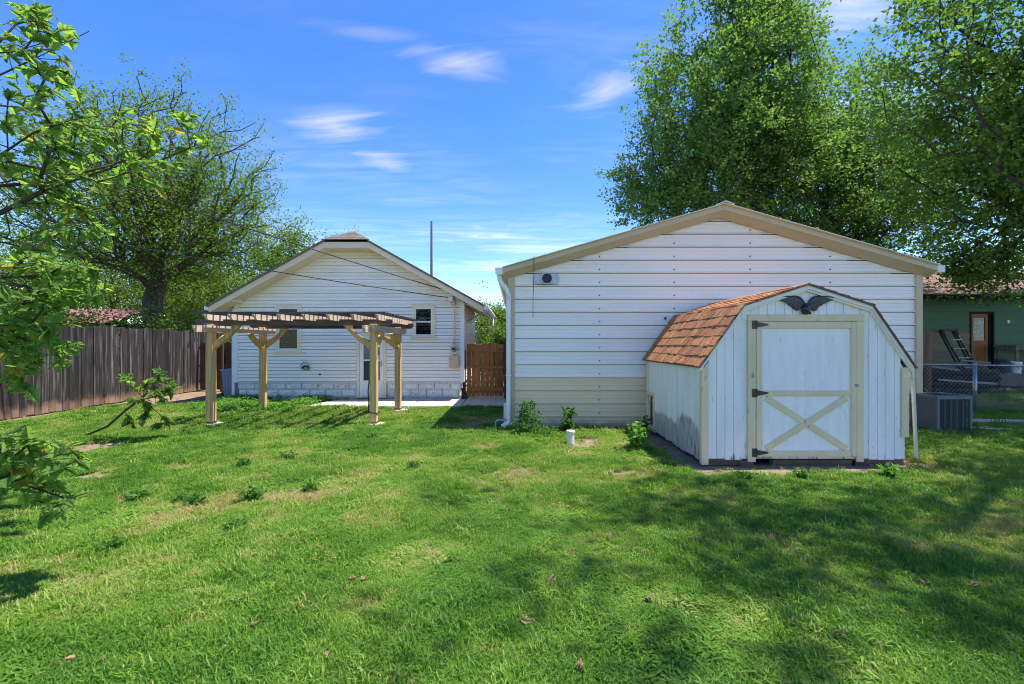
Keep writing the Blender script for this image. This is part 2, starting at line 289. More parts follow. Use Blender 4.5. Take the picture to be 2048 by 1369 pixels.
# bare soil: centre pixel, half width and half height in pixels on the ground, strength
BARE = [(205, 890, 62, 16, 1.1), (205, 952, 45, 14, .85), (225, 938, 40, 9, .7), (370, 932, 80, 8, .8), (960, 893, 45, 11, .8), (960, 845, 50, 22, .75), (1162, 889, 48, 14, 1.15), (1240, 948, 48, 11, 1.1),
        (1960, 855, 70, 10, .9), (960, 965, 40, 10, .6), (700, 958, 45, 8, .5), (550, 960, 40, 6, .6), (30, 910, 45, 14, .8), (780, 823, 80, 5, .6), (1760, 935, 60, 10, .6),
        (1400, 1010, 70, 10, .45), (90, 1250, 60, 20, .5), (330, 1320, 60, 22, .5), (850, 1105, 50, 14, .4), (1090, 1165, 50, 20, .45), (1900, 1000, 60, 12, .5), (430, 1180, 40, 14, .45)]
def bare(x, y):
    n = fbm(x * 3.6, y * 3.6, 3) * .62 + fbm(x * 14, y * 14, 13) * .38; b = np.zeros_like(x)
    for (px, py, hw, hh, st) in BARE:
        c = gnd(px, py); rx = hw * c.y / F; ry = c.y - gnd(px, py + hh).y
        d = np.sqrt(((x - c.x) / rx) ** 2 + ((y - c.y) / ry) ** 2)
        b = np.maximum(b, np.clip((1.2 - d) * 1.15 + (n - .5) * 3.0, 0, 1) * min(1, st))
    def strip(d, wdt): return np.clip((wdt - d) / wdt * 1.8 + (n - .5) * 2.0, 0, 1)
    b = np.maximum(b, strip(np.abs(x + 9.75), .5) * (y > 4))
    b = np.maximum(b, np.clip(((-7.2 - x) * .9 + (y - 11.0) * .55) + (n - .5) * 1.5, 0, 1) * (y > 10.8) * (x < -6.8))
    dx = np.maximum(np.maximum(2.25 - x, x - 4.7), 0); dy = np.maximum(np.maximum(5.45 - y, y - 7.7), 0)
    b = np.maximum(b, strip(np.sqrt((dx * 1.25) ** 2 + (dy * .85) ** 2), .46))
    b = np.maximum(b, strip(np.maximum(7.86 - y, 0) + 3 * np.maximum(0, -x), .16) * (x > -0.3) * (x < 7.1))
    b = np.maximum(b, strip(np.abs(y - 11.6), .35) * (x > -7.4) * (x < -5) * .8)
    b = np.maximum(b, np.clip((fbm(x * 1.4, y * 1.4, 11) - .60) * 5, 0, .42))
    b = np.maximum(b, np.clip((y - 9.9) * 1.5, 0, .75) * (x > 7) * np.clip(fbm(x * .9, y * .9, 21) * 2.2 - .5, 0, 1))
    return b
def lush(x, y): return fbm(x * .7, y * .7, 31, 3)
gx = np.arange(-15, 19.01, .07); gy = np.arange(.3, 17.01, .07); GX, GY = np.meshgrid(gx, gy)
nx, ny = len(gx), len(gy); bb = bare(GX, GY); GZ = (fbm(GX * 1.5, GY * 1.5, 5) - .5) * .03 - bb * .012 - .004
idx = np.arange(nx * ny).reshape(ny, nx)
lf = np.stack([idx[:-1, :-1], idx[:-1, 1:], idx[1:, 1:], idx[1:, :-1]], -1).reshape(-1, 4)
def soil_mat():
    m, t = nodes('lawn_soil'); N = t.nodes.new; K = t.links.new
    o = N('ShaderNodeOutputMaterial'); b = N('ShaderNodeBsdfPrincipled'); b.inputs['Roughness'].default_value = .95; b.inputs['Specular IOR Level'].default_value = .1; K(b.outputs[0], o.inputs[0])
    a = N('ShaderNodeAttribute'); a.attribute_name = 'bare'; tcn = N('ShaderNodeTexCoord')
    n1 = N('ShaderNodeTexNoise'); n1.inputs['Scale'].default_value = 22; n1.inputs['Detail'].default_value = 9; K(tcn.outputs['Object'], n1.inputs['Vector'])
    n2 = N('ShaderNodeTexNoise'); n2.inputs['Scale'].default_value = 3; n2.inputs['Detail'].default_value = 8; K(tcn.outputs['Object'], n2.inputs['Vector'])
    def ramp(n, e):
        r = N('ShaderNodeValToRGB'); r.color_ramp.elements[0].position = .3; r.color_ramp.elements[1].position = .7
        r.color_ramp.elements[0].color = (*e[0], 1); r.color_ramp.elements[1].color = (*e[1], 1); K(n.outputs['Fac'], r.inputs[0]); return r.outputs[0]
    g = ramp(n1, ((.05, .10, .018), (.09, .15, .03))); s = ramp(n1, ((.16, .11, .07), (.34, .255, .175))); s2 = ramp(n2, ((.10, .065, .045), (.30, .215, .15)))
    ms = N('ShaderNodeMix'); ms.data_type = 'RGBA'; ms.inputs[0].default_value = .5; K(s, ms.inputs[6]); K(s2, ms.inputs[7])
    mx = N('ShaderNodeMix'); mx.data_type = 'RGBA'; K(a.outputs['Fac'], mx.inputs[0]); K(g, mx.inputs[6]); K(ms.outputs[2], mx.inputs[7]); K(mx.outputs[2], b.inputs['Base Color'])
    bp = N('ShaderNodeBump'); bp.inputs['Strength'].default_value = .6; bp.inputs['Distance'].default_value = .02; K(n1.outputs['Fac'], bp.inputs['Height']); K(bp.outputs[0], b.inputs['Normal'])
    return m
me = fast_mesh('lawn', np.stack([GX, GY, GZ], -1).reshape(-1, 3), lf, soil_mat(), True)
at_ = me.attributes.new('bare', 'FLOAT', 'POINT'); at_.data.foreach_set('value', bb.astype(np.float32).ravel())
lawn = bpy.data.objects.new('lawn', me); C.objects.link(lawn); lawn['kind'] = 'structure'
m_far = mk('far_ground', (0.05, 0.075, 0.022), (0.085, 0.085, 0.04), .8, rough=.95, col3=(.14, .10, .06), scale3=.3)
g = MB(); g.add([(-700, -60, -.05), (700, -60, -.05), (700, 1200, -.05), (-700, 1200, -.05)], [(0, 1, 2, 3)]); o = g.build('ground', m_far); o['kind'] = 'structure'
# patio of cast slabs in front of the house, and the path to the gate
patio = thing('patio', None, None, (-3, 11.2, 0)); patio['kind'] = 'structure'
for (x0, x1, y0, y1, dz) in [(-4.85, -3.62, 10.32, 11.55, 0), (-3.605, -2.42, 10.30, 11.60, .006), (-2.405, -1.25, 10.33, 11.62, .002), (-1.235, -.22, 10.42, 13.2, -.006)]:
    mb = MB(); mb.prism([(x0, y0), (x1, y0), (x1, y1), (x0 + (.38 if x0 < -4.8 else 0), y1)], -.05, .035 + dz, 'z'); mb.build('slab', m_conc, patio, bevel=.006)
pa = MB(); pa.prism([(8.15, 8.35), (12.5, 7.75), (12.6, 8.15), (8.9, 8.62), (8.3, 8.75)], -.05, .03, 'z'); pa.prism([(7.55, 7.62), (8.5, 7.5), (8.55, 7.62), (7.6, 7.8)], -.05, .02, 'z')
o = pa.build('path', m_conc, bevel=.006); o['kind'] = 'structure'

# ------------------------------------------------------------------ house
HY = 11.8
house = thing('house', 'white sided bungalow with clipped gable and beige trim behind the pergola', 'house', (-4.2, HY, 0))
HL, HR, HC = -7.24, -1.34, -4.2
SL = .56
def rtop(x): return 4.02 - SL * max(0, abs(x - HC) - .55)         # top of the roof at the barge
def hx(z, side):                                                  # where the wall meets the soffit at height z
    d = .55 + max(0.0, 4.02 - .165 - z) / SL
    return max(HL, HC - d) if side < 0 else min(HR, HC + d)
ST = .0907; Z0 = .477
def snap(z): return Z0 + round((z - Z0) / ST) * ST
OPEN = [(-6.14, -5.60, snap(1.25), snap(2.35)), (-2.60, -2.14, snap(1.64), snap(2.39)), (-4.03, -3.39, 0.0, snap(1.62))]
nc = int((4.02 - .20 - Z0) / ST)
for k in range(nc + 1):
    a, b = Z0 + k * ST, min(Z0 + (k + 1) * ST, 3.85)
    if b - a < .02: continue
    segs = [(hx(a, -1), hx(a, 1), hx(b, -1), hx(b, 1))]
    if a < 3.5: cuts = sorted([(o[0], o[1]) for o in OPEN if o[2] < (a + b) / 2 < o[3]])
    else: cuts = []
    cur = [hx(a, -1), hx(b, -1)]; segs = []
    for (c0, c1) in cuts: segs.append((cur[0], c0, cur[1], c0)); cur = [c1, c1]
    segs.append((cur[0], hx(a, 1), cur[1], hx(b, 1)))
    for (l0, r0, l1, r1) in segs:
        mb = MB(); yb, yt, yk = HY - .026, HY - .006, HY + .012
        mb.hexa([(l0, yb, a + .0105), (r0, yb, a + .0105), (r0, yk, a + .0105), (l0, yk, a + .0105), (l1, yt, b), (r1, yt, b), (r1, yk, b), (l1, yk, b)])
        mb.build('siding_board', m_siding, house)
mb = MB(); mb.box(HL + .03, HR - .03, HY + .05, 15.2, .30, .46); mb.box(HL + .03, HL + .08, HY + .05, 15.1, .46, 2.66); mb.box(HR - .08, HR - .03, HY + .05, 15.1, .46, 2.66); mb.prism([(HL + .03, .46), (HR - .03, .46), (HR - .03, 2.66), (HC + .55, 3.95), (HC - .55, 3.95), (HL + .03, 2.66)], 15.1, 15.2, 'y')
mb.prism([(HL + .08, 2.47), (HR - .08, 2.47), (HR - .08, 2.62), (HC + .62, 3.85), (HC - .62, 3.85), (HL + .08, 2.62)], HY + .013, HY + .035, 'y'); mb.build('inner_wall', m_siding, house)
for sx, x0 in ((-1, HL), (1, HR)):                                # corner boards, front and side laps of the right wall
    mb = MB(); mb.box(x0 - (.028 if sx < 0 else .07), x0 + (.07 if sx < 0 else .028), HY - .034, HY + .08, Z0 - .02, 2.50); mb.build('corner_board', m_white, house)
for k in range(22):
    a = Z0 + k * ST; mb = MB()
    mb.hexa([(HR - .02, HY + .08, a), (HR + .022, HY + .08, a), (HR + .022, 15.2, a), (HR - .02, 15.2, a), (HR - .02, HY + .08, a + ST), (HR + .004, HY + .08, a + ST), (HR + .004, 15.2, a + ST), (HR - .02, 15.2, a + ST)])
    mb.build('siding_board', m_siding, house)
mb = MB(); mb.box(HL + .0, -4.09, HY - .03, HY - .008, Z0 - .03, Z0 - .002); mb.box(-3.33, HR, HY - .03, HY - .008, Z0 - .03, Z0 - .002); mb.build('drip_edge', m_white, house)
# foundation of rock-faced blocks
fnd = MB(); fnd.box(HL + .06, -4.09, HY + .03, HY + .2, -.05, .46); fnd.box(-3.33, HR - .06, HY + .03, HY + .2, -.05, .46); fnd.box(HR - .2, HR - .06, HY + .2, 15.2, -.05, .46); fnd.box(HL + .06, HL + .2, HY + .2, 15.2, -.05, .46)
fo = fnd.build('foundation', m_mortar, house)
rb = random.Random(4)
def rock_face(x0, x1, z0, z1):
    nxs, nzs = 7, 4; mb = MB(); vs = []
    for j in range(nzs + 1):
        for i in range(nxs + 1):
            e = min(i, nxs - i, j, nzs - j); d = -.004 if e == 0 else .012 + rb.random() * .024
            vs.append((x0 + (x1 - x0) * i / nxs, HY + .02 - d, z0 + (z1 - z0) * j / nzs))
    fs = [(j * (nxs + 1) + i, j * (nxs + 1) + i + 1, (j + 1) * (nxs + 1) + i + 1, (j + 1) * (nxs + 1) + i) for j in range(nzs) for i in range(nxs)]
    n = len(vs); ring = [0, nxs, n - 1, n - 1 - nxs]; mb.add(vs, fs)
    mb.box(x0, x1, HY + .0241, HY + .06, z0, z1); return mb
for row, (z0, z1) in enumerate([(-.03, .052), (.064, .245), (.257, .438)]):
    for (xa, xb) in ((HL + .06, -4.1), (-3.32, HR - .06)):
        x = xa - (.2 if row % 2 else 0)
        while x < xb - .02:
            u0, u1 = max(x, xa), min(x + .40, xb)
            if u1 - u0 > .05: rock_face(u0 + .005, u1 - .005, z0, z1).build('block', m_block, fo, fix=False)
            x += .41
# roof: deck, soffit, barge boards, clipped hip
def slope(x0, x1, off, th, ya, yb):
    z0, z1 = rtop(x0) - off, rtop(x1) - off
    return [(x0, ya, z0 - th), (x1, ya, z1 - th), (x1, yb, z1 - th), (x0, yb, z0 - th), (x0, ya, z0), (x1, ya, z1), (x1, yb, z1), (x0, yb, z0)]
EL, ER, BY = -7.62, -.80, 11.32
roof = MB(); roof.hexa(slope(EL - .03, HC - .55, -.012, .047, BY - .05, 15.6)); roof.hexa(slope(HC + .55, ER + .03, -.012, .047, BY - .05, 15.6))
ro = roof.build('roof', m_shingle_dark, house)
mb = MB(); RZ, RYY = 4.36, BY + .52
mb.add([(HC - .55, BY - .03, 4.02), (HC + .55, BY - .03, 4.02), (HC, RYY, RZ), (HC, 15.6, RZ), (HC - .55, 15.6, 4.02), (HC + .55, 15.6, 4.02)], [(0, 2, 3, 4), (1, 5, 3, 2)]); mb.build('ridge_slope', m_shingle_dark, ro)
for k in range(4):                                                # shingle courses of the little hip
    t0, t1 = k / 4, (k + 1) / 4 + .04; mb = MB()
    def hp(t, s, dz): return (HC + s * (.60 * (1 - min(t, 1))), BY - .06 + .58 * t, 4.02 + (RZ - 4.02) * t + dz)
    mb.hexa([hp(t0, -1, .004), hp(t0, 1, .004), hp(t1, 1, .004), hp(t1, -1, .004), hp(t0, -1, .022), hp(t0, 1, .022), hp(t1, 1, .010), hp(t1, -1, .010)]); mb.build('shingle_course', m_shingle_dark, ro)
for (x0, x1) in ((EL, HC - .55), (HC + .55, ER)):
    mb = MB(); mb.hexa(slope(x0, x1, .037, .145, BY, BY + .03)); mb.build('barge_board', m_trim, house)
    mb = MB(); mb.hexa(slope(x0 + .01, x1 - .0, .037, .022, BY - .010, BY - .001)); mb.build('drip_edge', m_trim, house)
    n = 9                                                         # soffit boards run across the overhang
    for i in range(n):
        u0 = x0 + (x1 - x0) * i / n; u1 = x0 + (x1 - x0) * (i + .985) / n; mb = MB(); mb.hexa(slope(u0, u1, .150 + .002 * (i % 2), .03, BY + .03, HY - .003)); mb.build('soffit_board', m_soffit, house)
mb = MB(); mb.box(HC - .55, HC + .55, BY, BY + .03, 4.02 - .182, 4.02 - .037); mb.build('barge_board', m_trim, house)
mb = MB(); mb.box(HC - .57, HC + .57, BY + .03, HY - .003, 4.02 - .19, 4.02 - .165); mb.build('soffit_board', m_soffit, house)
for (x0, x1) in ((EL, HL), (HR, ER)):                             # eave soffits along the sides
    zz = rtop(HL if x0 < -5 else HR) - .22; mb = MB(); z_o = rtop(x0 if x0 < -5 else x1) - .17
    p = [(x0, z_o), (x1, zz), (x1, zz + .02), (x0, z_o + .02)] if x0 < -5 else [(x0, zz), (x1, z_o), (x1, z_o + .02), (x0, zz + .02)]
    mb.prism(p, HY + .001, 15.5, 'y'); mb.build('eave_soffit', m_soffit, house)
    xe = x0 if x0 < -5 else x1; mb = MB(); mb.box(xe - .012, xe + .012, BY + .03, 15.55, z_o - .01, z_o + .14); mb.build('fascia', m_trimlight, house)
for (x, y, z) in ((-7.08, HY - .25, 2.50), (-1.62, HY - .25, 2.52)):
    mb = MB(); mb.box(x - .05, x + .05, y - .15, HY - .022, z, z + .10); mb.build('bracket', m_trimlight, house)
for xe, s in ((ER + .012, 1), (EL - .012, -1)):                   # gutters: a trough with an open top
    mb = MB(); z = rtop(ER if s > 0 else EL) - .02
    q = [(xe, z), (xe, z - .11), (xe + s * .075, z - .11), (xe + s * .115, z - .03), (xe + s * .115, z), (xe + s * .105, z), (xe + s * .07, z - .10), (xe + s * .01, z - .10), (xe + s * .01, z)]
    mb.prism(q, BY + .02, 15.5, 'y'); mb.box(min(xe, xe + s * .112), max(xe, xe + s * .112), BY + .012, BY + .0195, z - .10, z - .002); mb.build('gutter', m_alu, house)
mb = MB(); mb.tube([(ER + .06, 15.2, 2.40), (ER + .06, 15.2, 2.02), (ER + .03, 15.2, 1.92), (HR + .10, 15.2, 1.80), (HR + .07, 15.2, 1.65), (HR + .07, 15.2, .1)], .038, 8); mb.build('downspout', m_alu, house, smooth=True)
mb = MB(); mb.tube([(HR + .05, 12.3, 2.05), (ER - .02, 12.0, 2.30)], .014, 6); mb.build('strut', m_galv, house)
mb = MB(); mb.tube([(HL - .055, HY - .01, 2.35), (HL - .055, HY - .01, .16), (HL - .065, HY - .03, .09), (HL - .12, HY - .12, .05)], .04, 8); mb.build('downspout', m_alu, house, smooth=True)
# windows
def window(x0, x1, z0, z1, sashes, blind):
    wf = MB(); t = .075
    for q in ((x0 - t, x1 + t, z1 - .005, z1 + t), (x0 - t, x1 + t, z0 - t, z0 + .005), (x0 - t, x0 + .005, z0 + .005, z1 - .005), (x1 - .005, x1 + t, z0 + .005, z1 - .005)): wf.box(q[0], q[1], HY - .048, HY + .03, q[2], q[3])
    wi = wf.build('window', m_trimlight, house, bevel=.006)
    s = MB(); s.box(x0 - t - .03, x1 + t + .03, HY - .075, HY - .022, z0 - t - .022, z0 - t + .012); s.build('sill', m_trim, wi)
    s = MB(); e = .035
    for q in ((x0, x1, z1 - e, z1), (x0, x1, z0, z0 + e), (x0, x0 + e, z0 + e, z1 - e), (x1 - e, x1, z0 + e, z1 - e)): s.box(q[0], q[1], HY - .03, HY + .02, q[2], q[3])
    zm = (z0 + z1) / 2
    s.box(x0 + e, x1 - e, HY - .022, HY + .015, zm - .016, zm + .016); s.build('sash', m_alu, wi)
    for (a, b, yy) in ((z0 + e, zm - .016, HY + .003), (zm + .016, z1 - e, HY - .008)):
        p = MB(); p.box(x0 + e, x1 - e, yy - .002, yy + .002, a, b); p.build('pane', m_glass, wi)
    n = int((z1 - z0) / .045)
    for i in range(n):
        zz = z0 + .03 + i * .045; p = MB(); p.hexa([(x0 + .02, HY + .035, zz), (x1 - .02, HY + .035, zz), (x1 - .02, HY + .06, zz + .012), (x0 + .02, HY + .06, zz + .012), (x0 + .02, HY + .034, zz + .003), (x1 - .02, HY + .034, zz + .003), (x1 - .02, HY + .059, zz + .015), (x0 + .02, HY + .059, zz + .015)]); p.build('blind_slat', m_blind, wi)
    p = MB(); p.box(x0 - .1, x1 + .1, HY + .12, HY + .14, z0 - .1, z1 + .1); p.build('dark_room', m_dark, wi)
window(*OPEN[0], 2, True); window(*OPEN[1], 2, True)
# storm door
x0, x1, _, z1 = OPEN[2]
mb = MB()
for q in ((x0 - .06, x0, .02, z1 + .06), (x1, x1 + .06, .02, z1 + .06), (x0, x1, z1, z1 + .06)): mb.box(q[0], q[1], HY - .045, HY + .06, q[2], q[3])
mb.build('door_frame', m_trimlight, house, bevel=.005)
mb = MB(); e = .11; zz = [.045, .50, 1.005, 1.045, z1 - .10, z1 - .005]
mb.box(x0 + .006, x0 + e, HY - .03, HY + .01, zz[0], zz[5]); mb.box(x1 - e, x1 - .006, HY - .03, HY + .01, zz[0], zz[5])
for a, b in ((zz[0], zz[1]), (zz[2], zz[3]), (zz[4], zz[5])): mb.box(x0 + e, x1 - e, HY - .028, HY + .008, a, b)
dr = mb.build('door', m_white, house, bevel=.004)
p = MB(); p.box(x0 + e, x1 - e, HY - .008, HY - .004, zz[1], zz[2]); p.build('screen_pane', m_screen, dr)
p = MB(); p.box(x0 + e, x1 - e, HY - .008, HY - .004, zz[3], zz[4]); p.build('pane', m_glass, dr)
p = MB(); p.box(x0 + e, x1 - e, HY + .02, HY + .03, zz[1], zz[4]); p.build('pane_backing', m_reflection, dr)  # added pale sheet, paints the white reflection seen in the upper pane
p = MB(); p.box(x0 + .16, x1 - .16, HY - .034, HY - .0285, .13, .40); p.build('panel', m_white, dr, bevel=.003)
p = MB(); p.box(x1 - .075, x1 - .05, HY - .055, HY - .03, .86, 1.0); p.build('handle', m_galv, dr)
p = MB(); p.box(x0 - .06, x1 + .06, HY - .09, HY + .08, -.02, .043); p.build('threshold', m_oldwood, house)
mb = MB(); mb.prism([(.0 + 0.02 * math.cos(t) + at(641, 749, HY).x, at(641, 749, HY).z + .02 * math.sin(t)) for t in [i * math.pi / 5 for i in range(10)]], HY - .06, HY - .015, 'y'); mb.build('hose_tap', m_screw, house)
# electric service: weatherhead, conduit, meter, box
ex = at(909, 600, HY).x
em = thing('electric_meter', 'beige electric meter and breaker box on conduit, right end of house wall', 'electric meter', (ex, HY - .03, .85))
mb = MB(); mb.tube([(ex, HY - .06, 1.44), (ex, HY - .06, 2.62), (ex, HY - .07, 2.70), (ex, HY - .12, 2.73)], .017, 8); mb.build('conduit', m_trim, em, smooth=True)
mb = MB(); mb.tube([(ex, HY - .10, 2.76), (ex, HY - .15, 2.70), (ex, HY - .17, 2.64)], [.03, .04, .03], 10); mb.build('weatherhead', m_galv, em, smooth=True)
mb = MB(); mb.box(ex - .08, ex + .08, HY - .12, HY - .022, 1.18, 1.44); mb.build('meter_socket', m_trim, em, bevel=.008)
mb = MB(); mb.tube([(ex, HY - .12, 1.31), (ex, HY - .15, 1.31), (ex, HY - .19, 1.31), (ex, HY - .20, 1.31)], [.075, .075, .06, .03], 16); mt = mb.build('meter_dial', m_galv, em, smooth=True)
mb = MB(); mb.box(ex - .04, ex + .04, HY - .206, HY - .2005, 1.295, 1.335); mb.build('display', m_dark, mt)
mb = MB(); mb.tube([(ex + .01, HY - .07, 1.18), (ex + .01, HY - .07, 1.13)], .022, 8); mb.build('nipple', m_galv, em)
mb = MB(); mb.box(ex - .12, ex + .13, HY - .13, HY - .022, .83, 1.14); mb.build('breaker_box', m_gtrim, em, bevel=.01)
mb = MB(); mb.tube([(ex, HY - .16, 2.63), (ex - .05, HY - .18, 2.50), (ex - .01, HY - .2, 2.42), (ex + .06, HY - .18, 2.47), (ex + .02, HY - .17, 2.62)], .008, 5); mb.build('drip_loop', m_black, em)
# hose hanger
c = at(613, 733, HY); hh = thing('hose_hanger', 'small arched metal hose hanger on the white siding', 'hose hanger', (c.x, HY - .02, c.z))
mb = MB(); mb.tube([(c.x + .115 * math.cos(t), HY - .09, c.z - .03 + .14 * math.sin(t)) for t in [math.pi * i / 12 for i in range(13)]], .012, 6); mb.tube([(c.x - .115, HY - .09, c.z - .03), (c.x, HY - .05, c.z - .09), (c.x + .115, HY - .09, c.z - .03)], .012, 6); mb.build('arch', m_galv, hh)
mb = MB(); mb.box(c.x - .09, c.x + .09, HY - .035, HY - .018, c.z - .10, c.z + .03); mb.build('back_plate', m_galv, hh, bevel=.004)
mb = MB(); mb.tube([(c.x - .10 + .2 * i / 10, HY - .07, c.z - .06 + .07 * math.sin(math.pi * i / 10)) for i in range(11)], .02, 6); mb.build('cradle', m_black, hh)

# ------------------------------------------------------------------ garage
GY0 = 7.9; GS = GY0 / F
garage = thing('garage', 'large white ribbed metal garage with tan lower band and low gable', 'garage', (3.53, GY0, 0))
GL, GR, GA = -.12, 7.05, 3.53
RSL = .286
def gtop(x): return 3.815 - RSL * abs(x - GA)                     # roof edge height
def gwall(z, s):                                                  # wall half outline under the rake trim
    d = max(0.0, (3.815 - .12 - z) / RSL); return max(GL + .10, GA - d) if s < 0 else min(GR - .10, GA + d)
zr = [.864 + .2265 * k for k in range(-3, 13)]
zr = [0.0] + zr
for i, a in enumerate(zr):
    b = min(a + .2265 if i else zr[1], 3.69)
    if a > 3.65: break
    prof = [(0.0, 0.0), (.012, .006), (.012, .012), (.040, .012), (.046, 0.0)]      # rib height and depth
    if i == 0: prof = []
    zs = []
    if prof: zs = [(a + .001, .004), (a + .004, .022), (a + .013, .024), (a + .032, .0)]
    else: zs = [(a, .0)]
    for q in (1, 2): zs += [(a + .034 + (b - a - .046) * q / 3 - .008, 0), (a + .034 + (b - a - .046) * q / 3, .005), (a + .034 + (b - a - .046) * q / 3 + .008, 0)]
    zs += [(b - .0135, 0)]
    zs = [z for z in zs if z[0] <= b]
    mb = MB(); vs = []; fs = []
    for (z, d) in zs: vs += [(gwall(z, -1), GY0 - d, z), (gwall(z, 1), GY0 - d, z)]
    for k in range(len(zs) - 1): fs.append((2 * k, 2 * k + 1, 2 * k + 3, 2 * k + 2))
    mb.add(vs, fs)
    pn = mb.build('wall_panel', m_gtan if a < .86 - .01 else m_gmetal, garage, fix=False)
    for sx in (1199, 1348, 1500, 1660):
        X = (sx - VX) * GS; z = a + .035 + .03
        if gwall(z, -1) + .05 < X < gwall(z, 1) - .05 and i > 0:
            s = MB(); s.tube([(X, GY0 - .014, z), (X, GY0, z)], .011, 6); s.build('screw', m_screw, pn)
mb = MB(); mb.box(GL + .02, GR - .02, GY0 + .03, 15.3, 0, 2.55); mb.prism([(GL + .1, 2.55), (GR - .1, 2.55), (GA, 3.58)], GY0 + .03, 15.3, 'y'); mb.build('wall', m_gmetal, garage)
for x0, x1 in ((GL, GL + .115), (GR - .115, GR)):
    mb = MB(); mb.box(x0, x1, GY0 - .038, GY0 + .06, 0, gtop(x0) - .06); mb.build('corner_trim', m_gtrim, garage, bevel=.004)
for s in (-1, 1):                                                 # rake trim: two folded bands, then the metal roof
    xe = GA + (-3.74 if s < 0 else 3.61); ze = gtop(xe); za = 3.815
    def band(o0, o1, y0, y1, nm, mt):
        mb = MB(); mb.hexa([(xe, y0, ze - o1), (GA, y0, za - o1), (GA, y1, za - o1), (xe, y1, ze - o1), (xe, y0, ze - o0), (GA, y0, za - o0), (GA, y1, za - o0), (xe, y1, ze - o0)]); return mb.build(nm, mt, garage)
    band(.012, .10, 7.68, 7.70, 'rake_trim', m_gtrim)
    mb = MB(); mb.hexa([(xe, 7.70, ze - .10), (GA, 7.70, za - .10), (GA, GY0 - .036, za - .19), (xe, GY0 - .036, ze - .19), (xe, 7.70, ze - .085), (GA, 7.70, za - .085), (GA, GY0 - .036, za - .175), (xe, GY0 - .036, ze - .175)]); mb.build('soffit_trim', m_gtrim, garage)
    band(0, .010, 7.62, 15.4, 'roof_sheet', m_alu)
    xg = xe                                            # gutter, its end box and the downspout
    mb = MB(); z = ze - .005
    q = [(xg, z), (xg, z - .12), (xg + s * .08, z - .12), (xg + s * .125, z - .04), (xg + s * .125, z), (xg + s * .115, z), (xg + s * .075, z - .11), (xg + s * .01, z - .11), (xg + s * .01, z)]
    mb.prism(q, 7.69, 15.3, 'y'); mb.box(min(xg, xg + s * .122), max(xg, xg + s * .122), 7.682, 7.6895, z - .11, z - .002); mb.build('gutter', m_alu, garage)
    mb = MB(); xw = GL if s < 0 else GR
    mb.hexa([(min(xw, xg), GY0, z - .15), (max(xw, xg), GY0, z - .15), (max(xw, xg), 15.3, z - .15), (min(xw, xg), 15.3, z - .15), (min(xw, xg), GY0, z - .13), (max(xw, xg), GY0, z - .13), (max(xw, xg), 15.3, z - .13), (min(xw, xg), 15.3, z - .13)]); mb.build('eave_soffit', m_soffit, garage)
    xo = xg + s * .05; xd = xw + (.01 if s < 0 else .045); dy = 0 if s < 0 else .42
    pth = [(xo, 7.80, z - .10), (xo, 7.80, z - .20), (xo - s * .04, 7.80, z - .27), (xd + s * .03, 7.81, z - .36), (xd, 7.81, z - .46), (xd, 7.81, 1.6), (xd, 7.81, .14), (xd + s * .01, 7.79, .08), (xd + s * .11, 7.74, .045)]
    pth = [(a, b + dy, c) for a, b, c in pth]; mb = MB(); mb.tube(pth, [.042] * 9, 8); mb.build('downspout', m_alu, garage, smooth=True)
    for zz in (1.9, .9): 
        b2 = MB(); b2.box(xd - .05, xd + .05, 7.762 + dy, 7.766 + dy, zz, zz + .02); b2.build('strap', m_alu, garage)
mb = MB(); mb.prism([(GA - .14, 3.815 - .14 * RSL + .004), (GA, 3.83), (GA + .14, 3.815 - .14 * RSL + .004), (GA + .14, 3.815 - .14 * RSL + .016), (GA, 3.846), (GA - .14, 3.815 - .14 * RSL + .016)], 7.60, 15.4, 'y'); mb.build('ridge_cap', m_alu, garage)
c = at(1092, 559, GY0); vt = thing('wall_vent', 'round vent on a galvanised plate high on the garage wall', 'vent', (c.x, GY0, c.z))
mb = MB(); mb.box(c.x - .21, c.x + .21, GY0 - .034, GY0 - .024, c.z - .09, c.z + .095); mb.build('plate', m_galv, vt, bevel=.003)
mb = MB(); rr = [.10, .10, .085, .085]; yy = [GY0 - .034, GY0 - .10, GY0 - .10, GY0 - .04]
n = 20; vs = []; fs = []
for r_, y_ in zip(rr, yy): vs += [(c.x + .01 + r_ * math.cos(2 * math.pi * k / n), y_, c.z + r_ * math.sin(2 * math.pi * k / n)) for k in range(n)]
for j in range(3): fs += [(j * n + k, j * n + (k + 1) % n, (j + 1) * n + (k + 1) % n, (j + 1) * n + k) for k in range(n)]
mb.add(vs, fs); mb.build('pipe_collar', m_galv, vt, smooth=False)
mb = MB(); mb.tube([(c.x + .01, GY0 - .045, c.z), (c.x + .01, GY0 - .040, c.z)], .085, 18); mb.build('flap', m_screw, vt)
a = at(1068, 512, 7.66); b = at(1066, 636, 7.80)
mb = MB(); mb.tube([a, a.lerp(b, .3) + Vector((.004, 0, 0)), a.lerp(b, .7) + Vector((-.005, 0, 0)), b], .0055, 5); mb.solo('hanging_cord', m_screw, 'thin dark cord hanging from the garage rake beside the round vent', 'cord', tuple(b))
c = at(1330, 636, GY0); mb = MB(); mb.tube([(c.x, GY0 - .05, c.z), (c.x, GY0 - .02, c.z - .01), (c.x, GY0 + .0, c.z - .01)], [.012, .02, .02], 8); mb.build('pipe_stub', m_screw, garage)
mb = MB(); mb.prism([(-.20, .0), (-.11, 0), (-.12, .42), (-.20, .40)], 8.0, 8.03, 'y'); mb.solo('white_board', m_white, 'short white board standing at the garage corner behind the downspout', 'board', (-.15, 8.0, 0))
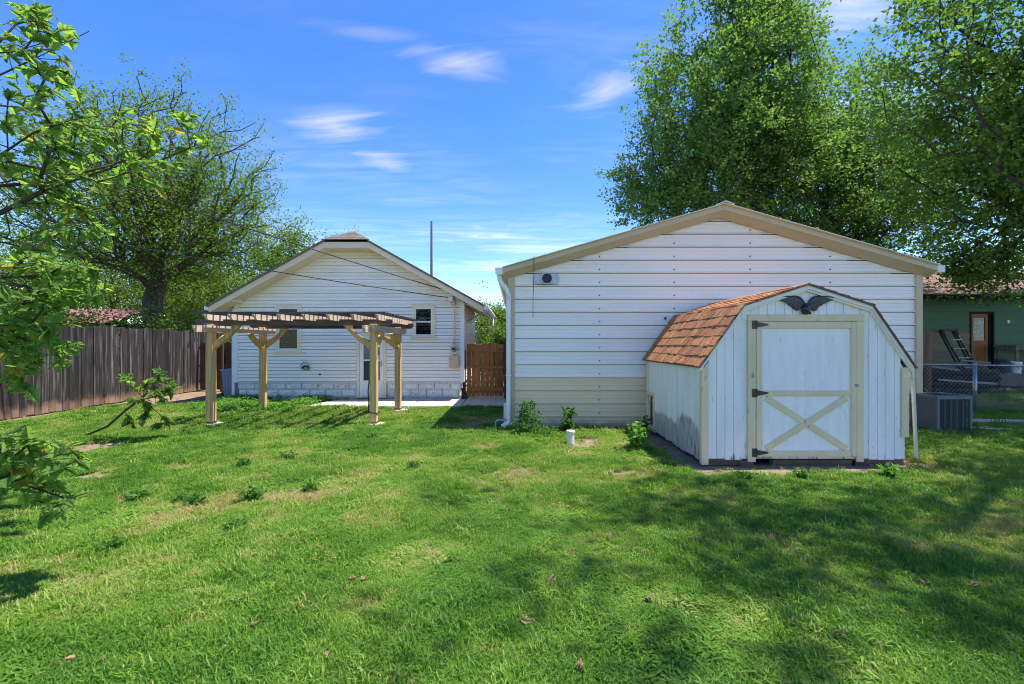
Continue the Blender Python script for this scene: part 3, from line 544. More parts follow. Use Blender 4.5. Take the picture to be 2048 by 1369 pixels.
mb = MB(); mb.tube([(-.33, 7.72, .0), (-.33, 7.72, .12), (-.30, 7.74, .15), (-.13, 7.80, .15)], .016, 6); mb.solo('ground_pipe', m_galv, 'thin grey bent pipe by the foot of the garage downspout', 'pipe', (-.33, 7.72, 0))
# ------------------------------------------------------------------ shed
SY0, SY1 = 5.45, 7.70
def shed_mat():
    """white paint on grooved board, worn off to grey wood along a ragged line near the ground"""
    m, t = nodes('worn_white_shed'); N = t.nodes.new; K = t.links.new
    o = N('ShaderNodeOutputMaterial'); b = N('ShaderNodeBsdfPrincipled'); b.inputs['Roughness'].default_value = .65; b.inputs['Specular IOR Level'].default_value = .25; K(b.outputs[0], o.inputs[0])
    tcn = N('ShaderNodeTexCoord'); sp = N('ShaderNodeSeparateXYZ'); K(tcn.outputs['Object'], sp.inputs[0])
    def noise(scale, st, det=7):
        mp = N('ShaderNodeMapping'); mp.inputs['Scale'].default_value = st; K(tcn.outputs['Object'], mp.inputs[0]); n = N('ShaderNodeTexNoise'); n.inputs['Scale'].default_value = scale; n.inputs['Detail'].default_value = det; K(mp.outputs[0], n.inputs['Vector']); return n.outputs['Fac']
    def ma(op, a, c=None):
        n = N('ShaderNodeMath'); n.operation = op
        for i, v in enumerate((a, c)):
            if v is None: continue
            if isinstance(v, (int, float)): n.inputs[i].default_value = v
            else: K(v, n.inputs[i])
        return n.outputs[0]
    def rg(v, a, c):
        r = N('ShaderNodeMapRange'); K(v, r.inputs[0]); r.inputs[1].default_value = a; r.inputs[2].default_value = c; return r.outputs[0]
    big = noise(2.2, (1, 1, .5), 3); streak = noise(11, (4.5, 4.5, .35)); fine = noise(45, (1, 1, .3)); 
    side = rg(sp.outputs[1], .10, .02)                            # 1 on the front, 0 along the side (object y measured from the front)
    line = ma('ADD', ma('ADD', ma('MULTIPLY', ma('SUBTRACT', streak, .5), .15), ma('MULTIPLY', ma('SUBTRACT', big, .5), .6)), ma('SUBTRACT', .42, ma('MULTIPLY', side, .355)))
    worn = rg(ma('SUBTRACT', line, sp.outputs[2]), -.015, .03)
    rem = rg(ma('ADD', streak, ma('MULTIPLY', ma('SUBTRACT', fine, .5), .5)), .46, .56)      # flecks of paint that are left
    worn = ma('MULTIPLY', worn, ma('ADD', .70, ma('MULTIPLY', rem, .30)))
    specks = rg(ma('ADD', noise(14, (2.5, 2.5, .5)), ma('MULTIPLY', ma('SUBTRACT', fine, .5), .4)), .65, .71); worn = ma('MAXIMUM', worn, ma('MULTIPLY', specks, .55))
    def mix(f, a, c):
        n = N('ShaderNodeMix'); n.data_type = 'RGBA'; K(f, n.inputs[0])
        for i, v in ((6, a), (7, c)):
            if isinstance(v, tuple): n.inputs[i].default_value = (*v, 1)
            else: K(v, n.inputs[i])
        return n.outputs[2]
    paint = mix(rg(noise(3, (2.5, 2.5, .4)), .35, .7), (.95, .885, .81), (.83, .77, .70)); wood = mix(rg(streak, .35, .65), (.50, .44, .38), (.27, .235, .20))
    K(mix(worn, paint, wood), b.inputs['Base Color'])
    bp = N('ShaderNodeBump'); bp.inputs['Strength'].default_value = .3; bp.inputs['Distance'].default_value = .01; K(ma('SUBTRACT', fine, worn), bp.inputs['Height']); K(bp.outputs[0], b.inputs['Normal'])
    return m
m_shed = shed_mat()
SXL, SXR, SXC = 2.246, 4.69, 3.478
shed = thing('garden_shed', 'small white gambrel barn shed with tan trimmed X-braced door', 'shed', (SXL, SY0, 0))
EAVE, BRK, BRX, APX = 1.185, 1.905, .765, 2.155
def shed_top(x):
    d = abs(x - SXC); h = SXR - SXC
    return (APX - (APX - BRK) * d / BRX if d < BRX else BRK - (BRK - EAVE) * (d - BRX) / (h - BRX + .02)) - .045
bw_ = .1015; x = SXL + .07; rs = random.Random(2)
while x < SXR - .07 - .001:                                        # grooved boards of the front, cut round the door
    u1 = min(x + bw_ - .006, SXR - .07)
    zb = .065 + rs.uniform(-.008, .012)
    cx0, cx1 = (1497 - VX) * SY0 / F, (1723 - VX) * SY0 / F
    if u1 > cx0 + .005 and x < cx1 - .005: zb = 1.45 + (VY - 640) * SY0 / F
    if not (x < cx0 < u1) and not (x < cx1 < u1) or True:
        mb = MB(); pts = [(x, zb), (u1, zb), (u1, shed_top(u1))]
        for k in (SXC + BRX, SXC, SXC - BRX):
            if x < k < u1: pts.append((k, shed_top(k)))
        pts.append((x, shed_top(x))); mb.prism(pts, SY0 + .004, SY0 + .022, 'y'); mb.build('siding_board', m_shed, shed)
    x += bw_
mb = MB(); mb.prism([(SXL + .01, .07), (SXR - .01, .07), (SXR - .01, EAVE - .05), (SXC + BRX, BRK - .05), (SXC, APX - .05), (SXC - BRX, BRK - .05), (SXL + .01, EAVE - .05)], SY0 + .016, SY0 + .03, 'y'); mb.build('backing_sheet', m_shed, shed)
y = SY0 + .03; i = 0
while y < SY1 - .01:                                              # boards of the left wall, with the opening left out
    y1 = min(y + bw_ - .006, SY1); zt = EAVE - .03
    pieces = [(.02 + rs.uniform(0, .03), zt)]
    if y1 > 7.36 and y < 7.62: pieces = [(.02, .12), (.60, zt)]
    for a, b in pieces:
        mb = MB(); mb.box(SXL, SXL + .016, y, y1, a, b); mb.build('siding_board', m_shed, shed)
    y += bw_
mb = MB(); mb.box(SXL + .012, SXL + .028, SY0 + .03, 7.37, .06, EAVE - .03); mb.box(SXL + .012, SXL + .028, 7.61, SY1, .06, EAVE - .03); mb.box(SXR - .016, SXR, SY0 + .03, SY1, .06, EAVE - .03)
mb.prism([(SXL, .06), (SXR, .06), (SXR, EAVE - .05), (SXC + BRX, BRK - .05), (SXC, APX - .05), (SXC - BRX, BRK - .05), (SXL, EAVE - .05)], SY1, SY1 + .016, 'y'); mb.build('backing_sheet', m_shed, shed)
mb = MB(); mb.box(SXL + .05, SXR - .05, SY0 + .05, SY1 - .02, .06, .11); mb.build('floor', m_oldwood, shed)
mb = MB(); z0, z1, ya, yb = .12, .60, 7.36, 7.64
for q in ((ya - .06, ya, z0 - .05, z1 + .05), (yb, yb + .055, z0 - .05, z1 + .05), (ya, yb, z1, z1 + .05), (ya, yb, z0 - .05, z0)): mb.box(SXL - .022, SXL + .018, *q)
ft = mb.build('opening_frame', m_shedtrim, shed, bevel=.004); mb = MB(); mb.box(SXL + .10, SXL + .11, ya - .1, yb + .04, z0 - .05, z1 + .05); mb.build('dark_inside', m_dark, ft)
def sx(p): return (p - VX) * SY0 / F
def sz(p): return CAM_H + (VY - p) * SY0 / F
T0 = SY0 - .018                                                   # face of the trim
for (a, b, zb) in ((SXL - .018, SXL + .066, -.0), (SXR - .066, SXR + .018, .33)):
    mb = MB(); mb.box(a, b, T0, SY0 + .004, zb, EAVE - .02); mb.build('corner_trim', m_shedtrim, shed, bevel=.004)
for (yy0, yy1) in ((SY0 + .0045, SY0 + .05), (SY1 - .04, SY1 + .018)):
    mb = MB(); mb.box(SXL - .018, SXL - .0005, yy0, yy1, .01, EAVE - .05); mb.build('corner_trim', m_shedtrim, shed, bevel=.003)
mb = MB(); mb.box(SXR + .0005, SXR + .018, SY0 + .0045, SY0 + .07, .33, EAVE - .05); mb.build('corner_trim', m_shedtrim, shed, bevel=.003)
mb = MB(); mb.box(sx(1494.7), sx(1726), T0, SY0 + .004, sz(643), sz(629)); mb.build('door_header', m_shedtrim, shed, bevel=.004)
for a, b in ((1494.7, 1510.5), (1711.5, 1726)):
    mb = MB(); mb.box(sx(a), sx(b), T0 + .001, SY0 + .004, sz(924), sz(643.3)); mb.build('door_casing', m_shedtrim, shed, bevel=.004)
dl, drr, dt, db = sx(1511.3), sx(1710.6), sz(644.2), sz(913)
mb = MB(); mb.box(dl, drr, SY0 - .006, SY0 + .02, db, dt); door = mb.build('door', m_shedpanel, shed)
fw = .068
def dbar(x0, x1, z0, z1):
    mb = MB(); mb.box(x0, x1, SY0 - .024, SY0 - .0062, z0, z1); mb.build('door_rail', m_shedtrim, door, bevel=.003)
dbar(dl, dl + fw, db, dt); dbar(drr - fw + .005, drr, db, dt)
dbar(dl + fw + .001, drr - fw + .004, dt - .078, dt); dbar(dl + fw + .001, drr - fw + .004, db, db + .07); mz = sz(786.5); dbar(dl + fw + .001, drr - fw + .004, mz - .033, mz + .033)
ix0, ix1, iz0, iz1 = dl + fw + .002, drr - fw + .003, db + .071, mz - .034
def diag(a, b, y0, y1, cut=None):
    d = (Vector(b) - Vector(a)).normalized(); n = Vector((-d.y, d.x)) * .036; A, B = Vector(a), Vector(b)
    parts = [(A, B)] if cut is None else [(A, A.lerp(B, .5 - cut)), (A.lerp(B, .5 + cut), B)]
    for P, Q in parts:
        mb = MB(); mb.prism([tuple(P - n), tuple(Q - n), tuple(Q + n), tuple(P + n)], y0, y1, 'y'); mb.build('brace', m_shedtrim, door)
diag((ix0 + .05, iz0 + .022), (ix1 - .05, iz1 - .022), SY0 - .022, SY0 - .0062); diag((ix0 + .05, iz1 - .022), (ix1 - .05, iz0 + .022), SY0 - .0215, SY0 - .0062, .038)
for pz in (650, 786, 905):                                        # strap hinges
    z = sz(pz); xh = sx(1511); h = MB(); h.box(xh - .050, xh - .008, T0 - .006, T0 + .0005, z - .05, z + .05); h.tube([(xh, T0 - .008, z - .05), (xh, T0 - .008, z + .05)], .008, 8)
    h.prism([(xh + .008, z - .033), (xh + .135, z - .008), (xh + .142, z), (xh + .135, z + .008), (xh + .008, z + .033)], SY0 - .031, SY0 - .0245, 'y'); h.build('hinge', m_black, shed)
h = MB(); z = sz(770); h.box(drr - .02, drr + .025, T0 - .014, T0 - .0066, z - .01, z + .012); h.tube([(drr, T0 - .014, z - .02), (drr, T0 - .03, z - .02), (drr, T0 - .03, z + .01)], .006, 6); h.build('hasp', m_galv, shed)
for (a, b, c2, d2) in ((SXL - .045, EAVE, SXC - BRX, BRK), (SXC - BRX, BRK, SXC, APX), (SXC, APX, SXC + BRX, BRK), (SXC + BRX, BRK, SXR + .045, EAVE)):   # verge trim boards
    mb = MB(); e = .05; mb.hexa([(a, SY0 - .05, b - e), (c2, SY0 - .05, d2 - e), (c2, SY0 - .03, d2 - e), (a, SY0 - .03, b - e), (a, SY0 - .05, b - .008), (c2, SY0 - .05, d2 - .008), (c2, SY0 - .03, d2 - .008), (a, SY0 - .03, b - .008)]); mb.build('verge_board', m_shedpanel, shed)
    mb = MB(); mb.hexa([(a, SY0 - .029, b - .075), (c2, SY0 - .029, d2 - .075), (c2, SY0 + .003, d2 - .075), (a, SY0 + .003, b - .075), (a, SY0 - .029, b - .035), (c2, SY0 - .029, d2 - .035), (c2, SY0 + .003, d2 - .035), (a, SY0 + .003, b - .035)]); mb.build('verge_board', m_shedpanel, shed)
RF, RB = SY0 - .075, SY1 + .08
mb = MB()
for (a, b, c2, d2) in ((SXL - .055, EAVE - .012, SXC - BRX, BRK), (SXC - BRX, BRK, SXC, APX), (SXC, APX, SXC + BRX, BRK), (SXC + BRX, BRK, SXR + .055, EAVE - .012)):
    mb.hexa([(a, RF, b - .008), (c2, RF, d2 - .008), (c2, RB, d2 - .008), (a, RB, b - .008), (a, RF, b + .004), (c2, RF, d2 + .004), (c2, RB, d2 + .004), (a, RB, b + .004)])
roofo = mb.build('roof', m_shingle_dark, shed)
tw = .148
tab = MB(); tab.hexa([(0, .003, -.01), (0, tw - .004, -.01), (.19, tw - .004, 0), (.19, .003, 0), (0, .003, .012), (0, tw - .004, .012), (.19, tw - .004, .004), (.19, .003, .004)]); tabm = tab.mesh('shingle', m_shingle)
for (a, b, c2, d2, rows) in ((SXL - .055, EAVE - .012, SXC - BRX, BRK, 6), (SXC - BRX, BRK, SXC, APX, 5)):
    ln = math.hypot(c2 - a, d2 - b); ang = math.atan2(d2 - b, c2 - a)
    for r in range(rows):
        t = r / rows; X = a + (c2 - a) * t; Z = b + (d2 - b) * t; y = RF - (.07 if r % 2 else 0) + .01; k = 0
        while y < RB - .02:
            off = rs.uniform(-.006, .010)
            o = inst('shingle', tabm, (X - math.sin(ang) * .008 + off * math.cos(ang), max(y, RF - .012), Z + math.cos(ang) * .008 + off * math.sin(ang)), roofo, (0, -ang, 0), ((ln / rows + .03) / .19, min(1, (RB + .01 - y) / tw), rs.uniform(.8, 1.5)))
            y += tw
fld = MB()                                                        # the far slope, out of sight: courses joined
for (a, b, c2, d2, rows) in ((SXC + BRX, BRK, SXR + .055, EAVE - .012, 6), (SXC, APX, SXC + BRX, BRK, 5)):
    for r in range(rows):
        t0, t1 = r / rows, (r + 1) / rows + .03
        p = lambda t, dz: ((a + (c2 - a) * t), (b + (d2 - b) * t) + dz)
        (xa, za), (xb, zb) = p(t0, .004), p(t1, .020); fld.hexa([(xa, RF, za), (xb, RF, zb - .014), (xb, RB, zb - .014), (xa, RB, za), (xa, RF, za + .006), (xb, RF, zb), (xb, RB, zb), (xa, RB, za + .006)])
fld.build('shingle_courses', m_shingle, roofo, kind='stuff')
m_skid = mk('brown_skid', (.21, .135, .08), (.11, .07, .042), 9, (.3, 1, 2), .95, bump=.5)
# skids and blocks under the shed
for (a, b, zz) in ((SXL + .03, sx(1500), .045), (sx(1500) + .28, sx(1712), .03), (sx(1705), SXR - .02, .04)):
    mb = MB(); mb.box(a, b, SY0 + .012, SY0 + .10, zz - .06, zz + .025); mb.build('skid', m_skid, shed, bevel=.006)
mb = MB(); mb.box(sx(1478), sx(1506), SY0 - .02, SY0 + .16, -.03, .045); mb.build('support_block', m_skid, shed, bevel=.012)
# eagle plaque
U = SY0 / F / 12.8; ex0, ez0 = 1540, 570
def ep(a, b): return (sx(ex0 + a / 12.8), sz(ez0 + b / 12.8))
eag = thing('eagle_plaque', 'black cast eagle with spread wings above the shed door', 'wall ornament', (sx(1610.5), SY0, sz(605)))
wl = [(145, 338), (235, 305), (330, 292), (480, 286), (620, 290), (700, 302), (765, 345), (815, 405), (850, 470), (872, 520), (850, 600), (790, 610), (742, 590), (715, 640), (676, 668), (640, 640), (598, 628), (570, 590), (535, 575), (505, 535), (462, 520), (430, 482), (372, 458), (330, 428), (285, 425), (250, 392), (212, 385)]
wr = [(1645, 350), (1560, 315), (1440, 296), (1330, 290), (1180, 288), (1110, 300), (1050, 340), (1000, 395), (965, 450), (945, 505), (955, 580), (1010, 620), (1060, 640), (1085, 672), (1128, 682), (1150, 640), (1165, 600), (1200, 590), (1240, 555), (1290, 540), (1330, 505), (1390, 480), (1420, 455), (1480, 440), (1530, 412), (1590, 395)]
for wv in (wl, wr):
    mb = MB(); mb.prism([ep(*p) for p in wv], SY0 - .022, SY0 + .006, 'y'); wg = mb.build('wing', m_black, eag)
    tip, root = wv[0], wv[9 if wv is wl else 9]
    low = wv[10:]; 
    for i in range(0, len(low) - 1, 1):                           # raised feathers
        a = Vector(ep(*low[i])); b = Vector(ep(wv[3 + (len(low) - i) % 6][0], wv[3 + (len(low) - i) % 6][1] + 30)); d = (b - a); a2 = a + d * .06; b2 = a + d * .62
        f = MB(); f.bar((a2.x, SY0 - .024, a2.y), (b2.x, SY0 - .026, b2.y), .012, .009, (0, 1, 0)); f.build('feather', m_black, wg)
    top = [Vector(ep(*p)) for p in wv[0:10]]; f = MB(); f.tube([(p.x, SY0 - .022, p.y - .006) for p in top], [.004] + [.011] * 8 + [.008], 6); f.build('wing_edge', m_black, wg, smooth=True)
P3 = lambda a, b, d: (ep(a, b)[0], SY0 - d, ep(a, b)[1])
mb = MB(); mb.tube([P3(905, 500, .02), P3(900, 545, .03), P3(890, 610, .032), P3(870, 670, .03), P3(900, 715, .02), P3(920, 745, .012)], [.026, .042, .047, .046, .038, .014], 10); mb.build('body', m_black, eag, smooth=True)
mb = MB(); mb.tube([P3(862, 600, .05), P3(800, 625, .055), P3(762, 640, .05), P3(740, 672, .045)], [.02, .022, .016, .004], 8); mb.build('head', m_black, eag, smooth=True)
for a, b in ((790, 700), (985, 715)):
    mb = MB(); mb.tube([P3(880 if a < 900 else 940, 660, .03), P3((a + 900) / 2, 690, .035), P3(a, b, .03), P3(a + 30, 745, .02)], [.018, .016, .012, .008], 7); mb.build('talon', m_black, eag, smooth=True)
mb = MB(); mb.prism([ep(*p) for p in ((860, 690), (940, 690), (990, 735), (1040, 748), (930, 755), (840, 745))], SY0 - .018, SY0 + .005, 'y'); mb.build('tail', m_black, eag)
# pole leaning against the shed
mb = MB(); b = gnd(1833, 922); a = at(1819, 738, 5.47); a.x = SXR + .085; mb.bar(b + Vector((0, 0, -.01)), a, .028, .028, (0, 1, 0)); mb.solo('leaning_pole', m_pvc, 'thin cream pole leaning against the right corner of the shed', 'pole', tuple(b))

# ------------------------------------------------------------------ pergola
PX, PYF, PYB = (-5.41, -2.51), 8.1, 9.77
perg = thing('pergola', 'weathered wooden pergola with four tan posts in front of the house', 'pergola', (-3.96, 8.9, 0))
hw = .061
for px in PX:
    for py in (PYF, PYB):
        mb = MB(); mb.box(px - hw, px + hw, py - hw, py + hw, .036, 1.80); po = mb.build('post', m_post, perg, bevel=.006)
        mb = MB(); mb.box(px - hw - .006, px + hw + .006, py - hw - .006, py + hw + .006, .041, .07); mb.build('post_shoe', m_black, po)
        f = MB(); rj = random.Random(int(px * 10 + py)); f.prism([(px + (.155 + rj.uniform(-.03, .03)) * math.cos(t) + .03, py + (.14 + rj.uniform(-.03, .03)) * math.sin(t)) for t in [2 * math.pi * k / 11 for k in range(11)]], -.05, .040, 'z'); f.build('footing', m_conc, perg)
        sgn = 1 if px < -4 else -1; sy = 1 if py < 9 else -1
        for ax in ('x', 'y'):                                     # curved knee braces
            q = []; n = 7
            for i in range(n + 1):
                t = i / n; u = .02 + .47 * t; zz = 1.30 + .44 * math.sin(t * math.pi / 2) ** 1.0 * 1.0 - .0
                q.append((u, zz))
            lowr = [(u + .0, z - .0) for u, z in q]; hi = [(u - .055 - .03 * math.sin(math.pi * i / n), z + .075 + .02 * math.sin(math.pi * i / n)) for i, (u, z) in enumerate(q)]
            lo = [(hw + .40 * t, 1.34 + .36 * t ** .8 - .05 * math.sin(math.pi * t)) for t in [i / n for i in range(n + 1)]]
            up = [(hw + .40 * t - .0 if t > 0 else hw, 1.34 + .36 * t ** .8 + .135 - .05 * math.sin(math.pi * t) - .06 * t) for t in [i / n for i in range(n + 1)]]
            lo[-1] = (hw + .47, 1.772); up[-1] = (hw + .33, 1.772); up = [(u, min(z, 1.772)) for u, z in up]
            poly = lo + up[::-1]; b = MB()
            if ax == 'x': b.prism([(px + sgn * u, z) for u, z in poly], py - .045, py + .045, 'y')
            else: b.prism([(py + sy * u, z - .11 * (u - hw) / .4) for u, z in poly], px - .042, px + .042, 'x')
            b.build('knee_brace', m_post, perg)
for px in PX:                                                     # paired side beams, front to back
    for s in (-1, 1):
        xc = px + s * (hw + .024); ya, yb, za, zb = PYF - .33, PYB + .33, 1.655, 1.772
        b = MB(); b.prism([(ya + .06, za), (yb - .06, za), (yb, za + .07), (yb, zb), (ya, zb), (ya, za + .07)], xc - .02, xc + .02, 'x'); b.build('side_beam', m_rafter, perg)
for py in (PYF, PYB):                                             # cross beams left to right
    b = MB(); xa, xb, za, zb = -5.68, -2.18, 1.774, 1.884; b.prism([(xa + .05, za), (xb - .05, za), (xb, za + .05), (xb, zb), (xa, zb), (xa, za + .05)], py - .022, py + .022, 'y'); b.build('cross_beam', m_beam, perg)
for i in range(8):                                                # rafters front to back, notched ends
    xc = -5.20 + i * .412; ya, yb, za, zb = 7.60, 10.18, 1.852, 1.948
    b = MB(); b.prism([(ya + .10, za), (yb - .10, za), (yb, zb - .02), (yb, zb), (ya, zb), (ya, zb - .02)], xc - .019, xc + .019, 'x'); b.build('rafter', m_rafter, perg)
for i in range(15):                                               # purlins on top
    yc = 7.64 + i * .178; b = MB(); j = rs.uniform(-.012, .012); b.box(-5.42 + j, -2.16 + j, yc - .02, yc + .02, 1.949, 1.985); b.build('purlin', m_beam, perg)
ch = MB(); xq, yq = PX[1] - hw - .012, PYF - hw
ch.tube([(xq, yq + .02, .80), (xq - .01, yq - .01, .62), (xq, yq, .40), (xq - .008, yq, .22)], .012, 5); ch.tube([(xq, yq - .014, .24), (PX[1] + hw + .012, yq - .014, .22), (PX[1] + hw + .014, PYF + hw + .012, .23), (xq, PYF + hw + .012, .24), (xq, yq - .014, .24)], .010, 5); ch.solo('tied_rope', m_screw, 'dark rope tied round the front right pergola post', 'rope', (xq, yq, .22))

# ------------------------------------------------------------------ fences, gates
FX = -9.77
fen = thing('board_fence', 'tall dark weathered board fence along the left side of the lawn', 'fence', (FX, 10, 0))
bdm = []
for k in range(5):
    b = MB(); rj = random.Random(k); h = 1.83; b.prism([(-.068, 0), (.068, 0), (.068, h - .02), (.05, h), (-.05, h), (-.068, h - .02)], -.009, .009, 'x'); bdm.append(b.mesh('fence_board', m_fence))
y = 5.6; rf = random.Random(8)
while y < 15.3:
    o = inst('fence_board', bdm[rf.randrange(5)], (FX + rf.uniform(-.006, .006), y, rf.uniform(.0, .03)), fen, (rf.uniform(-.006, .006), rf.uniform(-.006, .006), 0), (1, 1, rf.uniform(.985, 1.012))); y += .143
for z in (.35, .95, 1.55):
    b = MB(); b.box(FX - .05, FX - .012, 5.5, 15.35, z, z + .09); b.build('rail', m_oldwood, fen)
y = 5.7
while y < 15.4:
    b = MB(); b.box(FX - .14, FX - .052, y - .045, y + .045, 0, 1.75); b.build('fence_post', m_oldwood, fen); y += 2.4
gl = thing('side_gate', 'narrow dark brown plank gate between the left fence and the house', 'gate', (-8.4, 14.0, 0))
x = -9.70; k = 0
while x < -7.30:
    b = MB(); b.box(x, x + .125, 14.02, 14.04, .04, 1.50 + rf.uniform(-.02, .02)); b.build('plank', m_gate2, gl); x += .135
for z in (.25, .72, 1.28):
    b = MB(); b.box(-9.7, -7.3, 13.98, 14.018, z, z + .09); b.build('rail', m_gate2, gl)
b = MB(); b.box(-9.02, -8.93, 13.90, 13.979, 0, 1.62); b.build('gate_post', m_gate2, gl)
GYT = 12.0
ga = thing('wooden_gate', 'reddish stained cedar gate between the house and the garage', 'gate', (-.8, GYT, 0))
xa, xb = -1.27, -.30; n = 8; wdt = (xb - xa) / n
for i in range(n):
    b = MB(); b.box(xa + i * wdt + .004, xa + (i + 1) * wdt - .010, GYT + .02, GYT + .038, .06 + rf.uniform(0, .02), 1.44 + rf.uniform(-.012, .012)); b.build('plank', m_gate, ga)
for z0, z1 in ((1.24, 1.44), (.80, .86), (.20, .28)):
    b = MB(); b.box(xa, xb, GYT - .02, GYT + .018, z0, z1); b.build('rail', m_gate, ga, bevel=.004)
for x0, z1 in ((xa - .13, 1.30), (xb + .01, 1.46)):
    b = MB(); b.box(x0, x0 + .10, GYT - .05, GYT + .05, 0, z1); b.build('gate_post', m_gate2, ga, bevel=.005)
for z in (.35, 1.30):
    b = MB(); b.box(xb - .16, xb - .005, GYT - .028, GYT - .0205, z - .02, z + .02); b.build('hinge', m_black, ga)
b = MB(); b.box(xb - .07, xb - .03, GYT - .05, GYT - .021, .98, 1.02); b.build('latch', m_black, ga)
# ------------------------------------------------------------------ right side: condenser, chain link, neighbour's house and yard
m_ac = mk('grey_green_enamel', (0.125, 0.155, 0.165), (0.105, 0.13, 0.14), 3, rough=.42, spec=.4)
m_acdark = mk('condenser_coil', (0.03, 0.042, 0.05), (0.045, 0.058, 0.066), 40, (1, 1, .1), .6)
ac = thing('air_conditioner', 'square grey outdoor air conditioner on the grass right of the shed', 'air conditioner', (7.11, 7.60, 0), R(3))
aw, ad, ah = .28, .215, .60                                        # half width, half depth, height; built round its own origin
def acp(mb, name, mt, parent=ac, **k):
    o = bpy.data.objects.new(name, mb.mesh(name, mt, Vector((0, 0, 0)), k.get('smooth', False), k.get('bevel', 0))); link(o, parent); return o
acp(MB().box(-aw - .02, aw + .02, -ad - .02, ad + .02, 0, .035), 'base_pan', m_ac)
acp(MB().box(-aw + .03, aw - .03, -ad + .03, ad - .03, .036, ah - .06), 'coil', m_acdark)
for x, y in ((-aw, -ad), (aw, -ad), (-aw, ad), (aw, ad)): acp(MB().box(x - .022, x + .022, y - .022, y + .022, .036, ah - .05), 'corner_post', m_ac, bevel=.006)
acp(MB().box(-aw - .004, -aw + .008, -ad + .023, ad - .023, .04, ah - .055), 'side_panel', m_ac)
for i in range(4):
    x = -aw + .022 + (2 * aw - .044) * (i + 1) / 5; acp(MB().box(x - .005, x + .005, -ad - .004, -ad + .012, .04, ah - .055), 'mullion', m_ac)
for i in range(16):
    z = .055 + i * .031; acp(MB().box(-aw + .023, aw - .023, -ad + .004, -ad + .012, z, z + .011), 'louvre', m_acdark); 
top = MB(); t = .03; o_, i_ = .025, -.055
ring = lambda e, z: [(-aw - e, -ad - e, z), (aw + e, -ad - e, z), (aw + e, ad + e, z), (-aw - e, ad + e, z)]
vs = ring(o_, ah - .049) + ring(o_, ah - .005) + ring(.005, ah + .012) + ring(i_, ah + .006) + ring(i_, ah - .04)
top.add(vs, [(j * 4 + k, j * 4 + (k + 1) % 4, (j + 1) * 4 + (k + 1) % 4, (j + 1) * 4 + k) for j in range(4) for k in range(4)]); tp = acp(top, 'top_cover', m_ac)
for k in range(5): acp(MB().tube([(.035 + .033 * k) and ((.035 + .033 * k) * math.cos(a), (.035 + .033 * k) * math.sin(a), ah + .004) for a in [2 * math.pi * i / 20 for i in range(21)]], .004, 4), 'fan_guard', m_acdark, tp)
acp(MB().box(-aw + .05, aw - .05, -ad + .05, ad - .05, ah - .12, ah - .10), 'fan_well', m_acdark, tp)

CY = 9.62
cl_ = thing('chain_link_fence', 'low galvanised chain link fence behind the air conditioner', 'fence', (9.8, CY, 0))
xa, xb, zt = 8.62, 14.2, 1.015
for x in (at(1950, 700, CY).x, 12.2): 
    mb = MB(); mb.tube([(x, CY, -.02), (x, CY, 1.02)], .036, 10); mb.tube([(x, CY, 1.02), (x, CY, 1.05), (x, CY, 1.065)], [.042, .034, .008], 10); mb.build('fence_post', m_galv, cl_, smooth=True)
mb = MB(); mb.tube([(xa, CY - .03, zt), (11, CY - .03, zt - .03), (xb, CY - .03, zt - .05)], .021, 8); mb.build('top_rail', m_galv, cl_, smooth=True)
mb = MB(); stp = .092; n = int((xb - xa) / stp) + 14
for s in (1, -1):
    for i in range(-12, n):
        x0 = xa + i * stp if s > 0 else xa + i * stp + 12 * stp * .0
        p0 = Vector((x0, CY - .032 + .003 * s, .03)); p1 = Vector((x0 + s * .95, CY - .032 + .003 * s, .98))
        if s < 0: p0.x += .95; p1.x = p0.x - .95
        def clip(a, b):
            lo, hi = 0, 1; d = b.x - a.x
            t0, t1 = (xa - a.x) / d, (xb - a.x) / d
            if t0 > t1: t0, t1 = t1, t0
            lo, hi = max(lo, t0), min(hi, t1); return (a.lerp(b, lo), a.lerp(b, hi)) if hi - lo > .02 else None
        q = clip(p0, p1)
        if q: mb.tube(q, .0028, 3, cap=False)
mb.build('wire_mesh', m_galv, cl_, fix=False, kind='stuff')
c = at(1856, 700, 9.75)
m_bpost = mk('brown_round_post', (.27, .155, .095), (.17, .095, .06), 7, (2, 2, .2), .85, bump=.3, col3=(.36, .26, .19), scale3=3)
mb = MB(); mb.tube([(c.x, 9.75, -.02), (c.x, 9.75, 1.72), (c.x, 9.75, 1.735)], [.062, .058, .04], 10); mb.solo('wooden_post', m_bpost, 'round brown wooden post between the garage and the chain link fence', 'post', (c.x, 9.75, 0), smooth=True)
mb = MB(); mb.box(8.62, 8.67, 9.95, 10.05, 0, 1.83); mb.solo('grey_post', m_oldwood, 'thin grey board post hard against the garage corner', 'post', (8.64, 10, 0))

